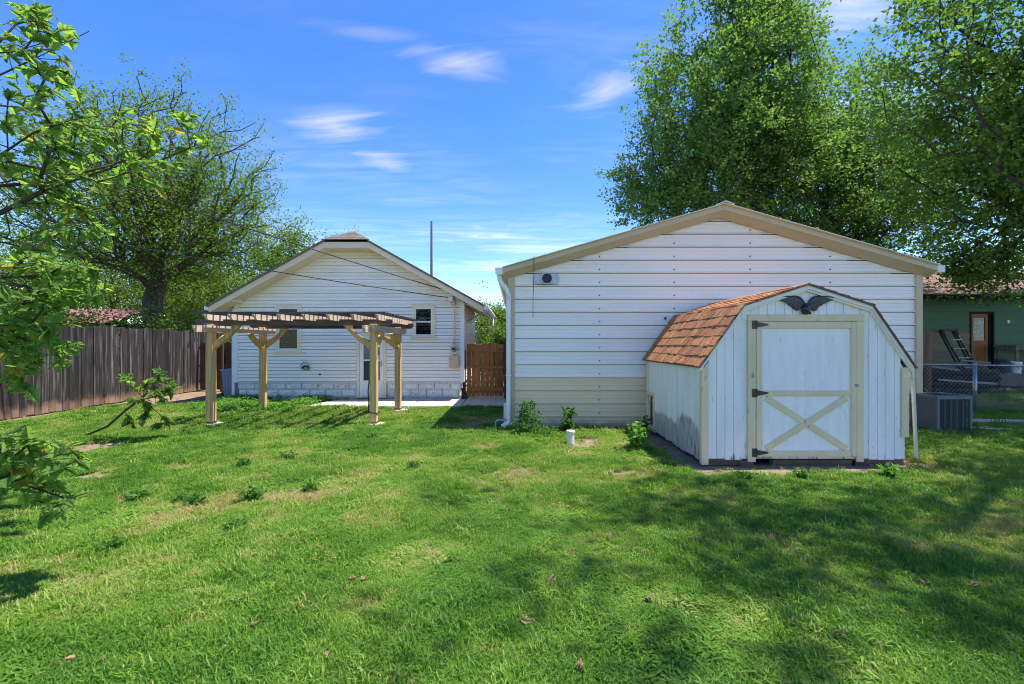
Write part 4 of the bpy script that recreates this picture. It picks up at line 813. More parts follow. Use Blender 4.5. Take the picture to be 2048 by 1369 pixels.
NY = 17.0; NS = NY / F
m_green = mk('green_siding', (.10, .20, .12), (.085, .17, .10), 2, (.5, 1, 2), .75, rnd=.06)
m_tan = mk('tan_neighbour_siding', (.24, .20, .13), (.20, .165, .105), 2, (.5, 1, 2), .8, rnd=.06)
m_redroof = mk('faded_red_shingle', (.24, .135, .105), (.16, .088, .07), 10, (1, 3, 1), .9, bump=.4, rnd=.12, col3=(.30, .20, .165), scale3=3)
m_ndoor = mk('orange_wood_door', (.33, .13, .035), (.24, .085, .022), 4, (3, 3, .3), .5, rnd=.05)
nb = thing('neighbour_house', 'green sided house with faded red shingle roof behind the chain link fence', 'house', (17, NY, 0))
nx0, nx1 = 13.2, 22.0; zf = .45
dx0, dx1 = at(1941, 0, NY).x, at(1984, 0, NY).x; dtop = 1.45 + (688 - 628) * NS
k = 0; z = zf
while z < 3.35:
    z1 = min(z + .245, 3.36); segs = [(nx0, nx1)]
    if z < dtop - .05: segs = [(nx0, dx0 - .05), (dx1 + .05, nx1)]
    for j, (a, b) in enumerate(segs):
        if z < 1.45 + (688 - 662) * NS - .1 and j == 0 and len(segs) > 1: mt = m_tan
        else: mt = m_green
        mb = MB(); mb.hexa([(a, NY - .03, z), (b, NY - .03, z), (b, NY + .02, z), (a, NY + .02, z), (a, NY - .008, z1), (b, NY - .008, z1), (b, NY + .02, z1), (a, NY + .02, z1)]); mb.build('siding_board', mt, nb)
    z = z1
mb = MB(); mb.box(nx0, nx1, NY + .06, 23, 0, 3.3); mb.build('inner_wall', m_green, nb)
mb = MB(); mb.box(nx0, nx1, NY - .01, NY + .1, 0, zf); mb.build('foundation', m_mortar, nb)
ez, rzz = 1.45 + (688 - 588) * (NY - .5) / F, 1.45 + (688 - 541) * 20.0 / F
nr = None
for k in range(9):
    t0, t1 = k / 9, (k + 1) / 9 + .015; ya, yb = NY - .5 + 3.5 * t0, NY - .5 + 3.5 * t1; za, zb = ez + (rzz - ez) * t0, ez + (rzz - ez) * t1; mb = MB()
    mb.hexa([(nx0 - .3, ya, za - .03), (nx1, ya, za - .03), (nx1, yb, zb - .03), (nx0 - .3, yb, zb - .03), (nx0 - .3, ya, za + .012), (nx1, ya, za + .012), (nx1, yb, zb), (nx0 - .3, yb, zb)])
    o = mb.build('roof' if nr is None else 'shingle_course', m_redroof, nb if nr is None else nr); nr = nr or o
mb = MB(); mb.hexa([(nx0 - .3, 20, rzz), (nx1, 20, rzz), (nx1, 23.5, ez), (nx0 - .3, 23.5, ez), (nx0 - .3, 20, rzz + .02), (nx1, 20, rzz + .02), (nx1, 23.5, ez + .02), (nx0 - .3, 23.5, ez + .02)]); mb.build('rear_slope', m_redroof, nr)
mb = MB(); mb.box(nx0 - .3, nx1, NY - .5, NY - .47, ez - .20, ez - .031); mb.build('fascia', m_dark, nb)
mb = MB(); mb.box(nx0 - .3, nx1, NY - .47, NY - .03, ez - .20, ez - .18); mb.build('soffit', m_green, nb)
mb = MB(); mb.box(dx0 - .05, dx0, NY - .04, NY + .05, zf, dtop + .06); mb.box(dx1, dx1 + .05, NY - .04, NY + .05, zf, dtop + .06); mb.box(dx0, dx1, NY - .04, NY + .05, dtop, dtop + .06); mb.build('door_frame', m_dark, nb)
mb = MB(); xs = dx1 - .17; mb.box(dx0, dx0 + .10, NY - .01, NY + .03, zf, dtop); mb.box(xs - .1, xs, NY - .01, NY + .03, zf, dtop)
for a, b in ((zf, zf + .18), (zf + .62, zf + .72), (zf + 1.0, zf + 1.12), (dtop - .16, dtop)): mb.box(dx0 + .1, xs - .1, NY - .009, NY + .028, a, b)
nd = mb.build('door', m_ndoor, nb)
mb = MB(); mb.box(dx0 + .1, xs - .1, NY + .005, NY + .02, zf + .18, zf + .62); mb.box(dx0 + .1, xs - .1, NY + .005, NY + .02, zf + .72, zf + 1.0); mb.build('panel', m_ndoor, nd)
mb = MB(); mb.box(dx0 + .1, xs - .1, NY + .006, NY + .012, zf + 1.12, dtop - .16); mb.build('pane', m_glass, nd)
m_ncur = mk('patterned_curtain', (.42, .48, .56), (.10, .13, .18), 26, (1, 1, .6), .9, lo=.45, hi=.55); mb = MB(); mb.box(dx0 + .1, xs - .1, NY + .022, NY + .03, zf + 1.12, dtop - .16); mb.build('pane_backing', m_ncur, nd)
mb = MB(); mb.box(xs, dx1, NY + .02, NY + .05, zf, dtop); mb.build('dark_gap', m_dark, nb)
mb = MB(); p = at(2013, 644, NY); mb.box(p.x - .04, p.x + .04, NY - .08, NY - .03, p.z - .06, p.z + .06); mb.build('wall_lamp', m_white, nb)
# neighbour's deck and things on it
deck = thing('wooden_deck', 'low weathered plank deck along the front of the green house', 'deck', (17, 16, 0))
for i in range(11):
    y = 15.02 + i * .18; mb = MB(); mb.box(13.0, 21.5, y, y + .17, .40, .435); mb.build('plank', m_oldwood, deck)
mb = MB(); mb.box(13.0, 21.5, 14.98, 15.015, .05, .44); mb.build('skirt_board', m_oldwood, deck)
for x in (13.1, 15.5, 18, 20.5):
    mb = MB(); mb.box(x, x + .1, 15.1, 15.2, -.02, .40); mb.build('leg', m_oldwood, deck)
LY = 16.2; m_lad = mk('dark_green_fibreglass', (.022, .034, .036), (.03, .045, .045), 5, rough=.5)
a0, a1 = at(1903, 662, LY), at(1929, 660, LY); b0, b1 = at(1931, 726, LY - .3), at(1957, 724, LY - .3)
b0.z = b1.z = .437; b0.y = b1.y = LY - .35; a0.y = a1.y = LY + .35
lad = thing('step_ladder', 'dark folded step ladder with pale rungs leaning by the brown door', 'ladder', tuple(b0.lerp(b1, .5)))
for a, b in ((a0, b0), (a1, b1)):
    mb = MB(); mb.bar(b, a, .07, .06, (0, 1, 0)); mb.build('side_rail', m_lad, lad)
    mb = MB(); mb.bar(b + Vector((-.10, .1, 0)), a + Vector((-.03, .09, 0)), .05, .04, (0, 1, 0)); mb.build('rear_rail', m_lad, lad)
mb = MB(); mb.bar(a0 + Vector((-.05, 0, .02)), a1 + Vector((.05, 0, .02)), .16, .07, (0, 0, 1)); mb.build('top_cap', m_lad, lad)
for t in (.24, .45, .66, .88):
    mb = MB(); mb.bar(a0.lerp(b0, t), a1.lerp(b1, t), .07, .022, (0, .5, 1)); mb.build('rung', m_galv, lad)
tb = thing('work_table', 'rough wooden table standing against the green wall at right', 'table', (20.0, 16.3, .435))
tx0, tx1, tz = at(2010, 0, 16.3).x, 20.6, 1.45 + (688 - 691) * 16.3 / F
mb = MB(); mb.box(tx0, tx1, 15.95, 16.7, tz - .05, tz); mb.build('top', m_oldwood, tb)
mb = MB(); mb.box(tx0 + .05, tx1 - .05, 16.0, 16.65, tz - .17, tz - .051); mb.build('apron', m_oldwood, tb)
for x in (tx0 + .08, tx1 - .1):
    for y in (16.0, 16.6):
        mb = MB(); mb.box(x, x + .07, y, y + .07, .436, tz - .171); mb.build('leg', m_oldwood, tb)
mb = MB(); mb.bar((tx0 + .15, 15.99, .55), (tx1 - .4, 15.99, tz - .2), .06, .03, (0, 1, 0)); mb.build('brace', m_bpost, tb)
m_bin = mk('dark_grey_plastic', (.045, .05, .06), rough=.5)
def bucket(px, py, Y, r, h, mt, label, name='bucket', cat='bucket'):
    b = at(px, py, Y); b.z = .437 if Y > 15 else b.z; t = thing(name, label, cat, tuple(b)); mb = MB(); n = 16
    mb.tube([b, b + Vector((0, 0, h * .5)), b + Vector((0, 0, h))], [r * .82, r * .92, r], n); mb.build('body', mt, t, smooth=False)
    mb = MB(); mb.tube([b + Vector((0, 0, h + .001)), b + Vector((0, 0, h + .03))], [r * 1.06, r * 1.06], n); mb.build('lid', mt, t)
    mb = MB(); mb.tube([b + Vector((r * math.cos(a) * 1.05, -r * .4 * math.sin(a) - r * .8, h * .85 - .12 * math.sin(a))) for a in [math.pi * i / 8 for i in range(9)]], .008, 5); mb.build('handle', m_galv, t)
bucket(2004, 725, 15.7, .20, .45, m_bin, 'dark plastic bin standing left of the wooden table', 'plastic_bin', 'bin')
bucket(2032, 725, 15.6, .15, .36, m_white, 'pale bucket under the wooden table by the green wall')
m_plank = mk('pale_plank', (.42, .38, .32), (.30, .26, .21), 5, (.3, 3, 3), .85, rnd=.2)
for i, (p, q, Y, lab) in enumerate([((1866, 724), (1925, 727), 13.6, 'dark grey board on top of the scrap pile behind the chain link'), ((1925, 721), (1980, 726), 13.3, 'pale flat board sticking out right of the scrap pile'), ((1862, 733), (1918, 741), 12.9, 'pale slanting board on the front of the scrap pile'), ((1880, 760), (1990, 768), 12.6, 'long grey board lying low behind the chain link fence')]):
    a, b = at(*p, Y), at(*q, Y - .3); mb = MB(); mb.bar(a, b, .16, .045); mb.solo('scrap_board', m_plank if i != 0 else m_oldwood, lab, 'board', tuple(b), 'scrap boards behind the chain link fence')
pl = thing('log_pile', 'dark pile of logs and scrap behind the chain link fence', 'log pile', (12.3, 13.4, 0)); rl = random.Random(5)
m_log = mk('dark_log', (.075, .06, .05), (.035, .028, .024), 8, rough=.95, bump=.4, rnd=.3)
for r in range(4):
    for i in range(6 - r):
        y = 13.0 + r * .1 + i * .2; mb = MB(); x0 = 11.6 + rl.uniform(-.2, .2); mb.tube([(x0, y, .10 + r * .17), (x0 + 1.0, y + rl.uniform(-.03, .03), .10 + r * .17), (x0 + 2.3, y, .10 + r * .17)], [.10, .095, .09], 8); mb.build('log', m_log, pl)

# left: bin by the house corner, neighbour's low roof beyond the fence
m_bin2 = mk('blue_grey_plastic', (.26, .30, .40), (.22, .26, .35), 3, rough=.5)
bt = thing('ribbed_bin', 'blue grey ribbed bin half hidden behind the left corner of the house', 'bin', (-7.55, 12.3, 0))
mb = MB(); mb.hexa([(-7.80, 12.2, .02), (-7.35, 12.2, .02), (-7.35, 12.6, .02), (-7.80, 12.6, .02), (-7.84, 12.16, .72), (-7.31, 12.16, .72), (-7.31, 12.64, .72), (-7.84, 12.64, .72)]); mb.build('body', m_bin2, bt)
for i in range(6):
    x = -7.78 + i * .085; mb = MB(); mb.hexa([(x, 12.185, .05), (x + .03, 12.185, .05), (x + .03, 12.199, .05), (x, 12.199, .05), (x, 12.150, .68), (x + .03, 12.150, .68), (x + .03, 12.163, .68), (x, 12.163, .68)]); mb.build('rib', m_bin2, bt)
mb = MB(); mb.box(-7.87, -7.28, 12.12, 12.67, .721, .77); mb.build('lid', m_bin2, bt, bevel=.01)
m_pink = mk('faded_pink_roof', (.30, .13, .125), (.24, .10, .09), 5, rough=.8, rnd=.05); m_dwall = mk('dark_brown_wall', (.06, .042, .034), (.04, .03, .025), 4, rough=.9)
nl = thing('neighbour_cottage', 'low dark house with a faded red roof beyond the board fence', 'house', (-17.5, 19, 0))
mb = MB(); mb.box(-21.5, -16.4, 18.2, 20.2, 0, 2.3); mb.build('wall', m_dwall, nl)
for k in range(6):
    t0, t1 = k / 6, (k + 1) / 6 + .01; ya, yb = 17.7 + 2.6 * t0, 17.7 + 2.6 * t1; za, zb = 2.25 + .75 * t0, 2.25 + .75 * t1; mb = MB(); mb.hexa([(-21.8, ya, za - .02), (-16.1, ya, za - .02), (-16.1, yb, zb - .02), (-21.8, yb, zb - .02), (-21.8, ya, za + .015), (-16.1, ya, za + .015), (-16.1, yb, zb), (-21.8, yb, zb)]); mb.build('roof_course', m_pink, nl)
mb = MB(); mb.box(-21.8, -16.1, 17.66, 17.695, 2.08, 2.27); mb.build('fascia', m_dwall, nl)
# utility poles and cables
mb = MB(); p = at(863, 443, 38); mb.tube([(p.x, 38, 0), (p.x, 38, p.z * .6), (p.x, 38, p.z)], [.14, .11, .085], 8); mb.solo('utility_pole', m_oldwood, 'thin dark utility pole rising behind the house roof', 'utility pole', (p.x, 38, 0))
tp_ = Vector((-11.4, 7.6, 0)); mb = MB(); mb.tube([tp_, tp_ + Vector((0, 0, 4)), tp_ + Vector((0, 0, 7.2))], [.15, .13, .11], 10); mb.solo('utility_pole', m_oldwood, 'tall pole outside the left fence that carries the two house cables', 'utility pole', tuple(tp_))
def cable(a, b, sag, lab, r=.011):
    a, b = Vector(a), Vector(b); pts = [a.lerp(b, i / 24) - Vector((0, 0, sag * 4 * (i / 24) * (1 - i / 24))) for i in range(25)]; mb = MB(); mb.tube(pts, r, 5); mb.solo('power_cable', m_screw, lab, 'cable', tuple(a), 'cables running to the house', smooth=True)
cable((ex, HY - .14, 2.76), (-11.35, 7.6, 5.75), .10, 'upper dark cable running from the left trees to the house weatherhead', .013)
cable((ex, HY - .10, 2.62), (-11.35, 7.6, 4.05), .12, 'lower dark cable running across the white gable to the house weatherhead')
mb = MB(); c = gnd(1141, 888); mb.tube([c, c + Vector((0, 0, .16)), c + Vector((0, 0, .161)), c + Vector((0, 0, .19)), c + Vector((0, 0, .195))], [.055, .055, .062, .062, .05], 16); mb.solo('pvc_cleanout', m_pvc, 'short white pipe stub with cap standing in the lawn before the garage', 'pipe', tuple(c))
# ------------------------------------------------------------------ vegetation
m_bark = mk('grey_bark', (.105, .082, .062), (.05, .038, .03), 9, (3, 3, .6), .95, bump=.8, rnd=.05)
m_bark2 = mk('dark_bark', (.07, .055, .043), (.03, .024, .02), 9, (3, 3, .6), .95, bump=.8)
m_lf_hack = leaf_mat('hackberry_leaf', (.07, .135, .022), (.145, .225, .04), .48, tcol=(1.6, 1.6, .6))
m_lf_maple = leaf_mat('maple_leaf', (.095, .18, .042), (.165, .27, .068), .5, tcol=(1.4, 1.5, .75))
m_lf_right = leaf_mat('elm_leaf', (.082, .16, .038), (.145, .245, .062), .5, tcol=(1.4, 1.5, .75))
m_lf_oak = leaf_mat('oak_leaf', (.11, .21, .05), (.23, .36, .09), .58, tcol=(1.6, 1.6, .75), c3=(.30, .25, .05))
m_lf_bush = leaf_mat('shrub_leaf', (.08, .145, .025), (.17, .25, .05), .45)
m_lf_weed = leaf_mat('weed_leaf', (.045, .13, .022), (.085, .20, .035), .4)
m_lf_weed2 = leaf_mat('bright_weed_leaf', (.08, .21, .03), (.14, .30, .045), .4)

def rot_rand(n, rng, up=.35):
    """random leaf frames: normals lean upward"""
    nrm = rng.normal(size=(n, 3)); nrm[:, 2] = np.abs(nrm[:, 2]) + up; nrm /= np.linalg.norm(nrm, axis=1)[:, None]
    t = rng.normal(size=(n, 3)); t -= (t * nrm).sum(1)[:, None] * nrm; t /= np.linalg.norm(t, axis=1)[:, None]
    return np.stack([t, np.cross(nrm, t), nrm], axis=2)          # columns: length, width, normal
def scatter_leaves(pos, size, rng, tmpl, faces, up=.35, jit=.3, droop=0.0):
    n = len(pos); M = rot_rand(n, rng, up)
    if droop:
        M[:, 2, 0] -= droop; M[:, :, 0] /= np.linalg.norm(M[:, :, 0], axis=1)[:, None]
    s = size * (1 + rng.uniform(-jit, jit, n)); V = np.einsum('nij,kj->nki', M, tmpl) * s[:, None, None] + pos[:, None, :]
    k = len(tmpl); Fc = (faces[None] + (np.arange(n) * k)[:, None, None]).reshape(-1, faces.shape[1]); return V.reshape(-1, 3), Fc
T_LEAF = np.array([(0, 0, 0), (.45, -.27, .06), (1, 0, -.05), (.45, .27, .06)]); F_LEAF = np.array([(0, 1, 2), (0, 2, 3)])
T_WIDE = np.array([(0, 0, 0), (.42, -.44, .10), (1, 0, -.08), (.42, .44, .10)])
T_MAPLE = np.array([(0, 0, 0), (.12, -.38, .05), (.48, -.30, .04), (.52, -.62, .07), (.70, -.20, 0), (1, 0, -.06), (.70, .20, 0), (.52, .62, .07), (.48, .30, .04), (.12, .38, .05)])
F_MAPLE = np.array([(0, 1, 2), (0, 2, 8), (0, 8, 9), (2, 3, 4), (2, 4, 6), (2, 6, 8), (4, 5, 6), (6, 7, 8)])
def oak_leaf(var):
    r = random.Random(var); n = 4; up = []
    for i in range(n):
        u = .16 + .74 * i / (n - .2); w_ = (.30, .42, .38, .20)[i] * r.uniform(.85, 1.15); up += [(u - .05, .13 + .03 * i * (i < 3)), (u + .06, w_), (u + .13, w_ * .8)]
    pts = [(0, .0)] + [(u, v) for u, v in up] + [(1.02, .0)]
    cv, bn, tw = r.uniform(-.5, .9), r.uniform(-.45, .12), r.uniform(-.25, .25)
    top = [(u, v, cv * v * v + .10 * v + tw * u * v + bn * u * u + .03 * math.sin(9 * u)) for u, v in pts]; mid = [(u, 0, bn * u * u) for u, v in pts]
    V = mid + [t for t in top[1:-1]] + [(u, -v, z - 2 * tw * u * v) for u, v, z in top[1:-1]]; m_ = len(mid); k = len(top) - 2; F_ = []
    for s, b in ((1, m_), (-1, m_ + k)):
        F_.append((0, 1, b)); 
        for i in range(k - 1): F_ += [(i + 1, i + 2, b + i + 1), (i + 1, b + i + 1, b + i)]
        F_.append((k, k + 1, b + k - 1))
    return np.array(V), np.array(F_)
def grow(trunk, targets, rng, bf=.4, seg=.55, wob=.12, rise=.0):
    """minimum-spanning branch growth: each tip joins the node with the least distance + bf * path length"""
    P = [np.array(p, float) for p in trunk]; par = [-1] + list(range(len(trunk) - 1)); PL = [0.0]
    for i in range(1, len(P)): PL.append(PL[-1] + np.linalg.norm(P[i] - P[i - 1]))
    start = min(2, len(P) - 1)
    order = np.argsort(np.linalg.norm(targets - P[-1], axis=1)); tips = []
    arr = np.zeros((len(P) + len(targets) * 14, 3)); arr[:len(P)] = P; pl = np.zeros(len(arr)); pl[:len(P)] = PL; n = len(P); pr = list(par)
    for ti in order:
        t = targets[ti]; d = np.linalg.norm(arr[start:n] - t, axis=1); c = d + bf * pl[start:n]; j = int(np.argmin(c)) + start
        L_ = d[j - start]; k = max(1, min(10, int(round(L_ / seg)))); a = arr[j].copy(); prev = j
        for q in range(1, k + 1):
            u = q / k; p = a + (t - a) * u
            if q < k: p = p + rng.normal(size=3) * wob * min(1, L_) * .5 + np.array([0, 0, rise * L_ * math.sin(math.pi * u)])
            arr[n] = p; pl[n] = pl[prev] + np.linalg.norm(p - arr[prev]); pr.append(prev); prev = n; n += 1
        tips.append(prev)
    return arr[:n], pr, tips
def skeleton_mesh(name, P, par, tips, mat, r_tip, r_base, parent, power=.5, minr=.004, sides=5, keep=None):
    n = len(P); cnt = np.zeros(n); 
    for t in tips: cnt[t] += 1
    for i in range(n - 1, 0, -1): cnt[par[i]] += cnt[i]
    cnt = np.maximum(cnt, 1); e = math.log(r_base / r_tip) / math.log(max(2, cnt[0])); r = r_tip * cnt ** e
    kids = [[] for _ in range(n)]
    for i in range(1, n): kids[par[i]].append(i)
    mb = MB(); stack = [(0, None)]
    while stack:
        s, pre = stack.pop(); chain = [s]; c = s
        while kids[c]:
            ks = sorted(kids[c], key=lambda q: -cnt[q])
            for o_ in ks[1:]: stack.append((o_, c))
            c = ks[0]; chain.append(c)
        if pre is not None: pts = [P[pre]] + [P[q] for q in chain]; rr = [min(r[pre], r[chain[0]] * 1.15)] + [r[q] for q in chain]
        else: pts = [P[q] for q in chain]; rr = [r[q] for q in chain]
        if len(pts) > 1: mb.tube([Vector(p) for p in pts], [max(minr, float(v)) for v in rr], 8 if pre is None else (sides if rr[0] > .03 else 3), cap=False)
    return mb.build(name, mat, parent, smooth=True, fix=False)
def in_blobs(blobs, n, rng, zmin, shell=.45):
    """tip points in a union of ellipsoids (centre, radii, weight), denser towards the skin, with gaps"""
    ws = np.array([b[2] for b in blobs], float); ws /= ws.sum(); out = []
    for (c, r, _), w_ in zip(blobs, ws):
        k = int(n * w_ * 1.5) + 4; d = rng.normal(size=(k, 3)); d /= np.linalg.norm(d, axis=1)[:, None]; rad = rng.uniform(0, 1, k) ** shell
        rad *= 1 + (fbm(d[:, 0] * 2.3 + 7, d[:, 2] * 2.3 + d[:, 1] * 1.7, 17) - .5) * .55
        p = np.array(c) + d * rad[:, None] * np.array(r); out.append(p[p[:, 2] > zmin][:int(n * w_)])
    return np.concatenate(out)
def make_tree(name, label, cat, base, trunk, blobs, ntips, per, lsize, lmat, bark, seed, zmin=2.0, spread=.32, bf=.35, r_base=.3, r_tip=.006, tmpl=T_LEAF, faces=F_LEAF, group=None, shell=.45, wob=.14, rise=.04, up=.35, droop=0, along=.6):
    rng = np.random.default_rng(seed); t = thing(name, label, cat, base, 0, group)
    tg = in_blobs(blobs, ntips, rng, zmin, shell); P, par, tips = grow(trunk, tg, rng, bf, .55, wob, rise)
    skeleton_mesh('trunk', P, par, tips, bark, r_tip, r_base, t)
    tips = np.array(tips); pos = P[tips]; back = P[np.array([par[i] for i in tips])]
    u = rng.uniform(0, 1, (len(tips), per)) ** along; base_p = pos[:, None, :] * u[..., None] + back[:, None, :] * (1 - u[..., None])
    sub_ = rng.normal(size=(len(tips), 5, 3)) * spread * 1.25; pick_ = rng.integers(0, 5, (len(tips), per))        # leaves gather in little sprays
    lp = (base_p + sub_[np.arange(len(tips))[:, None], pick_] + rng.normal(size=(len(tips), per, 3)) * spread * .55 * np.array([1, 1, .7])).reshape(-1, 3)
    V, Fc = scatter_leaves(lp, lsize, rng, tmpl, faces, up, .35, droop); org = np.array(base)
    me = fast_mesh('crown', V - org, Fc, lmat); o = bpy.data.objects.new('crown', me); link(o, t); return t

# 1 round-headed tree beyond the left fence
make_tree('hackberry_tree', 'round headed tree with dark forked trunk beyond the left fence', 'tree', (-11.95, 15, 0),
          [(-11.95, 15, 0), (-11.93, 15, 1.0), (-11.9, 15, 2.0), (-11.95, 15, 2.9), (-11.8, 15.1, 3.6)],
          [((-11.9, 15.2, 6.4), (3.9, 3.4, 3.7), 1.0), ((-10.6, 15, 5.6), (2.5, 2.4, 2.0), .3), ((-13.6, 15.2, 6.5), (3.0, 3, 2.6), .3)], 1300, 58, .080, m_lf_hack, m_bark, 3, 3.5, .18, .55, .28, .011, shell=.40, wob=.10, rise=.05)
# 2 trees behind the house and in the gaps
for i, (nm, lab, px, top, Y, hwid, mt, nt_) in enumerate([
        ('bushy_tree', 'pale green tree filling the gap left of the house roof', 470, 560, 19, 120, m_lf_bush, 260),
        ('bushy_tree', 'green tree rising behind the left slope of the house roof', 585, 440, 24, 100, m_lf_hack, 480),
        ('bushy_tree', 'far tree top just showing above the clipped house gable', 702, 462, 34, 45, m_lf_bush, 120),
        ('bushy_tree', 'distant tree low on the far left behind the fence', 30, 430, 26, 150, m_lf_hack, 420),
        ('bushy_tree', 'distant tree behind the trunk of the round headed tree', 230, 470, 27, 130, m_lf_bush, 420),
        ('bushy_tree', 'tree standing behind the fence between trunk and house', 400, 470, 22, 110, m_lf_bush, 420),
        ('bushy_tree', 'sunlit tree in the gap between house and garage', 990, 612, 26, 42, m_lf_bush, 240)]):
    c = at(px, top, Y); rw = hwid * Y / F; H = c.z
    make_tree(nm, lab, 'tree', (c.x, Y, 0), [(c.x, Y, 0), (c.x + .1, Y, H * .15), (c.x, Y, H * .3), (c.x, Y, H * .45)], [((c.x, Y, H * .60), (rw, rw, H * .40), 1)], nt_, 60, .13, mt, m_bark, 40 + i, H * .14, .34, .4, .20, .008, group='trees behind the house and fences')
# shrubs right behind the fence
for i, (x, y, h, r_, lab) in enumerate([(-12.6, 13.0, 2.6, 1.2, 'leafy shrub behind the fence below the low red roof'), (-13.2, 11.5, 3.1, 1.4, 'tall shrub behind the near end of the fence at the left edge'), (-11.2, 14.0, 2.5, 1.0, 'shrub crowding the foot of the round headed tree trunk'), (-11.4, 16.6, 2.6, 1.3, 'shrub behind the fence between tree trunk and pergola'), (-15.2, 14.2, 2.9, 1.5, 'shrub half hidden behind the near oak leaves above the fence'), (-10.9, 18.4, 2.8, 1.3, 'shrub behind the dark side gate left of the house')]):
    make_tree('shrub', lab, 'shrub', (x, y, 0), [(x, y, 0), (x, y, .3), (x + .05, y, .6)], [((x, y, h * .58), (r_, r_ * .9, h * .44), 1)], 130, 30, .10, m_lf_bush, m_bark, 60 + i, .5, .22, .5, .05, .006, group='shrubs behind the board fence')
for i, (px, Y, h, r_, lab) in enumerate([(985, 17.5, 2.35, .9, 'sunlit green shrub behind the red cedar gate'), (1000, 15.2, 1.9, .4, 'small dark shrub behind the gate beside the garage')]):
    c = at(px, 690, Y); make_tree('shrub', lab, 'shrub', (c.x, Y, 0), [(c.x, Y, 0), (c.x, Y, .3), (c.x, Y, .6)], [((c.x, Y, h * .55), (r_, r_, h * .45), 1)], 150, 34, .09, m_lf_bush, m_bark, 80 + i, .3, .2, .5, .05, .006)
# 3 trees behind the garage
make_tree('maple_tree', 'tall leafy maple rising behind the left half of the garage roof', 'tree', (9.4, 16.2, 0),
          [(9.4, 16.2, 0), (9.4, 16.2, 1.8), (9.3, 16.2, 3.6), (9.1, 16.2, 5.0), (8.9, 16.2, 6.2)],
          [((7.6, 16.4, 9.2), (3.6, 3.4, 5.0), 1.0), ((8.6, 16.2, 13.0), (2.2, 2.4, 3.6), .34), ((5.6, 16.2, 7.0), (2.1, 2.1, 2.4), .30), ((9.5, 16.5, 9.6), (2.0, 2.6, 3.6), .30)], 1100, 96, .092, m_lf_maple, m_bark2, 5, 4.6, .20, .45, .26, .007, tmpl=T_WIDE, faces=F_LEAF, shell=.5, wob=.12, rise=.06, up=.2, along=.45)
make_tree('maple_tree', 'darker maple with upright trunk behind the right half of the garage', 'tree', (12.7, 17.5, 0),
          [(12.7, 17.5, 0), (12.7, 17.5, 2), (12.6, 17.5, 4), (12.6, 17.5, 5.6)],
          [((12.5, 17.8, 8.3), (3.6, 3.2, 4.2), 1.0), ((14.5, 17.6, 7.0), (3.0, 3, 3.0), .4)], 680, 88, .095, m_lf_right, m_bark2, 6, 4.0, .22, .45, .26, .007, tmpl=T_WIDE, faces=F_LEAF, wob=.12, up=.2, along=.45)
# 4 the big tree on the right whose crown hangs over the yard
make_tree('elm_tree', 'big spreading tree whose branches hang in from the upper right', 'tree', (13.4, 9.4, 0),
          [(13.4, 9.4, -.02), (13.4, 9.4, 1.5), (13.2, 9.4, 3.2), (12.9, 9.3, 4.6), (12.4, 9.1, 5.8)],
          [((11.8, 9.6, 7.8), (4.2, 3.4, 3.6), 1.0), ((10.4, 5.4, 8.6), (3.6, 2.8, 1.7), .30), ((7.2, 3.2, 10.6), (3.9, 2.5, 1.1), .20), ((13.2, 12.0, 6.4), (3.6, 3.0, 2.9), .7), ((13.6, 13.4, 3.7), (1.6, .9, .8), .12), ((16.6, 13.0, 3.3), (1.6, .8, .7), .12),
           ((14.8, 8, 8.6), (4, 4, 3), .4)], 1700, 72, .088, m_lf_right, m_bark2, 7, 2.6, .20, .42, .36, .007, tmpl=T_WIDE, faces=F_LEAF, shell=.55, wob=.10, rise=.05, up=.25, droop=.35, along=.45)
make_tree('shade_tree', 'broad tree right of the green house, at the picture edge', 'tree', (21.8, 13.6, 0), [(21.8, 13.6, 0), (21.8, 13.6, 1.6), (21.7, 13.6, 3.2), (21.5, 13.6, 4.4)],
          [((20.4, 14.0, 7.2), (4.4, 3.6, 3.2), 1)], 620, 56, .10, m_lf_right, m_bark2, 9, 3.6, .26, .45, .26, .007, tmpl=T_WIDE, faces=F_LEAF, up=.2, along=.45)

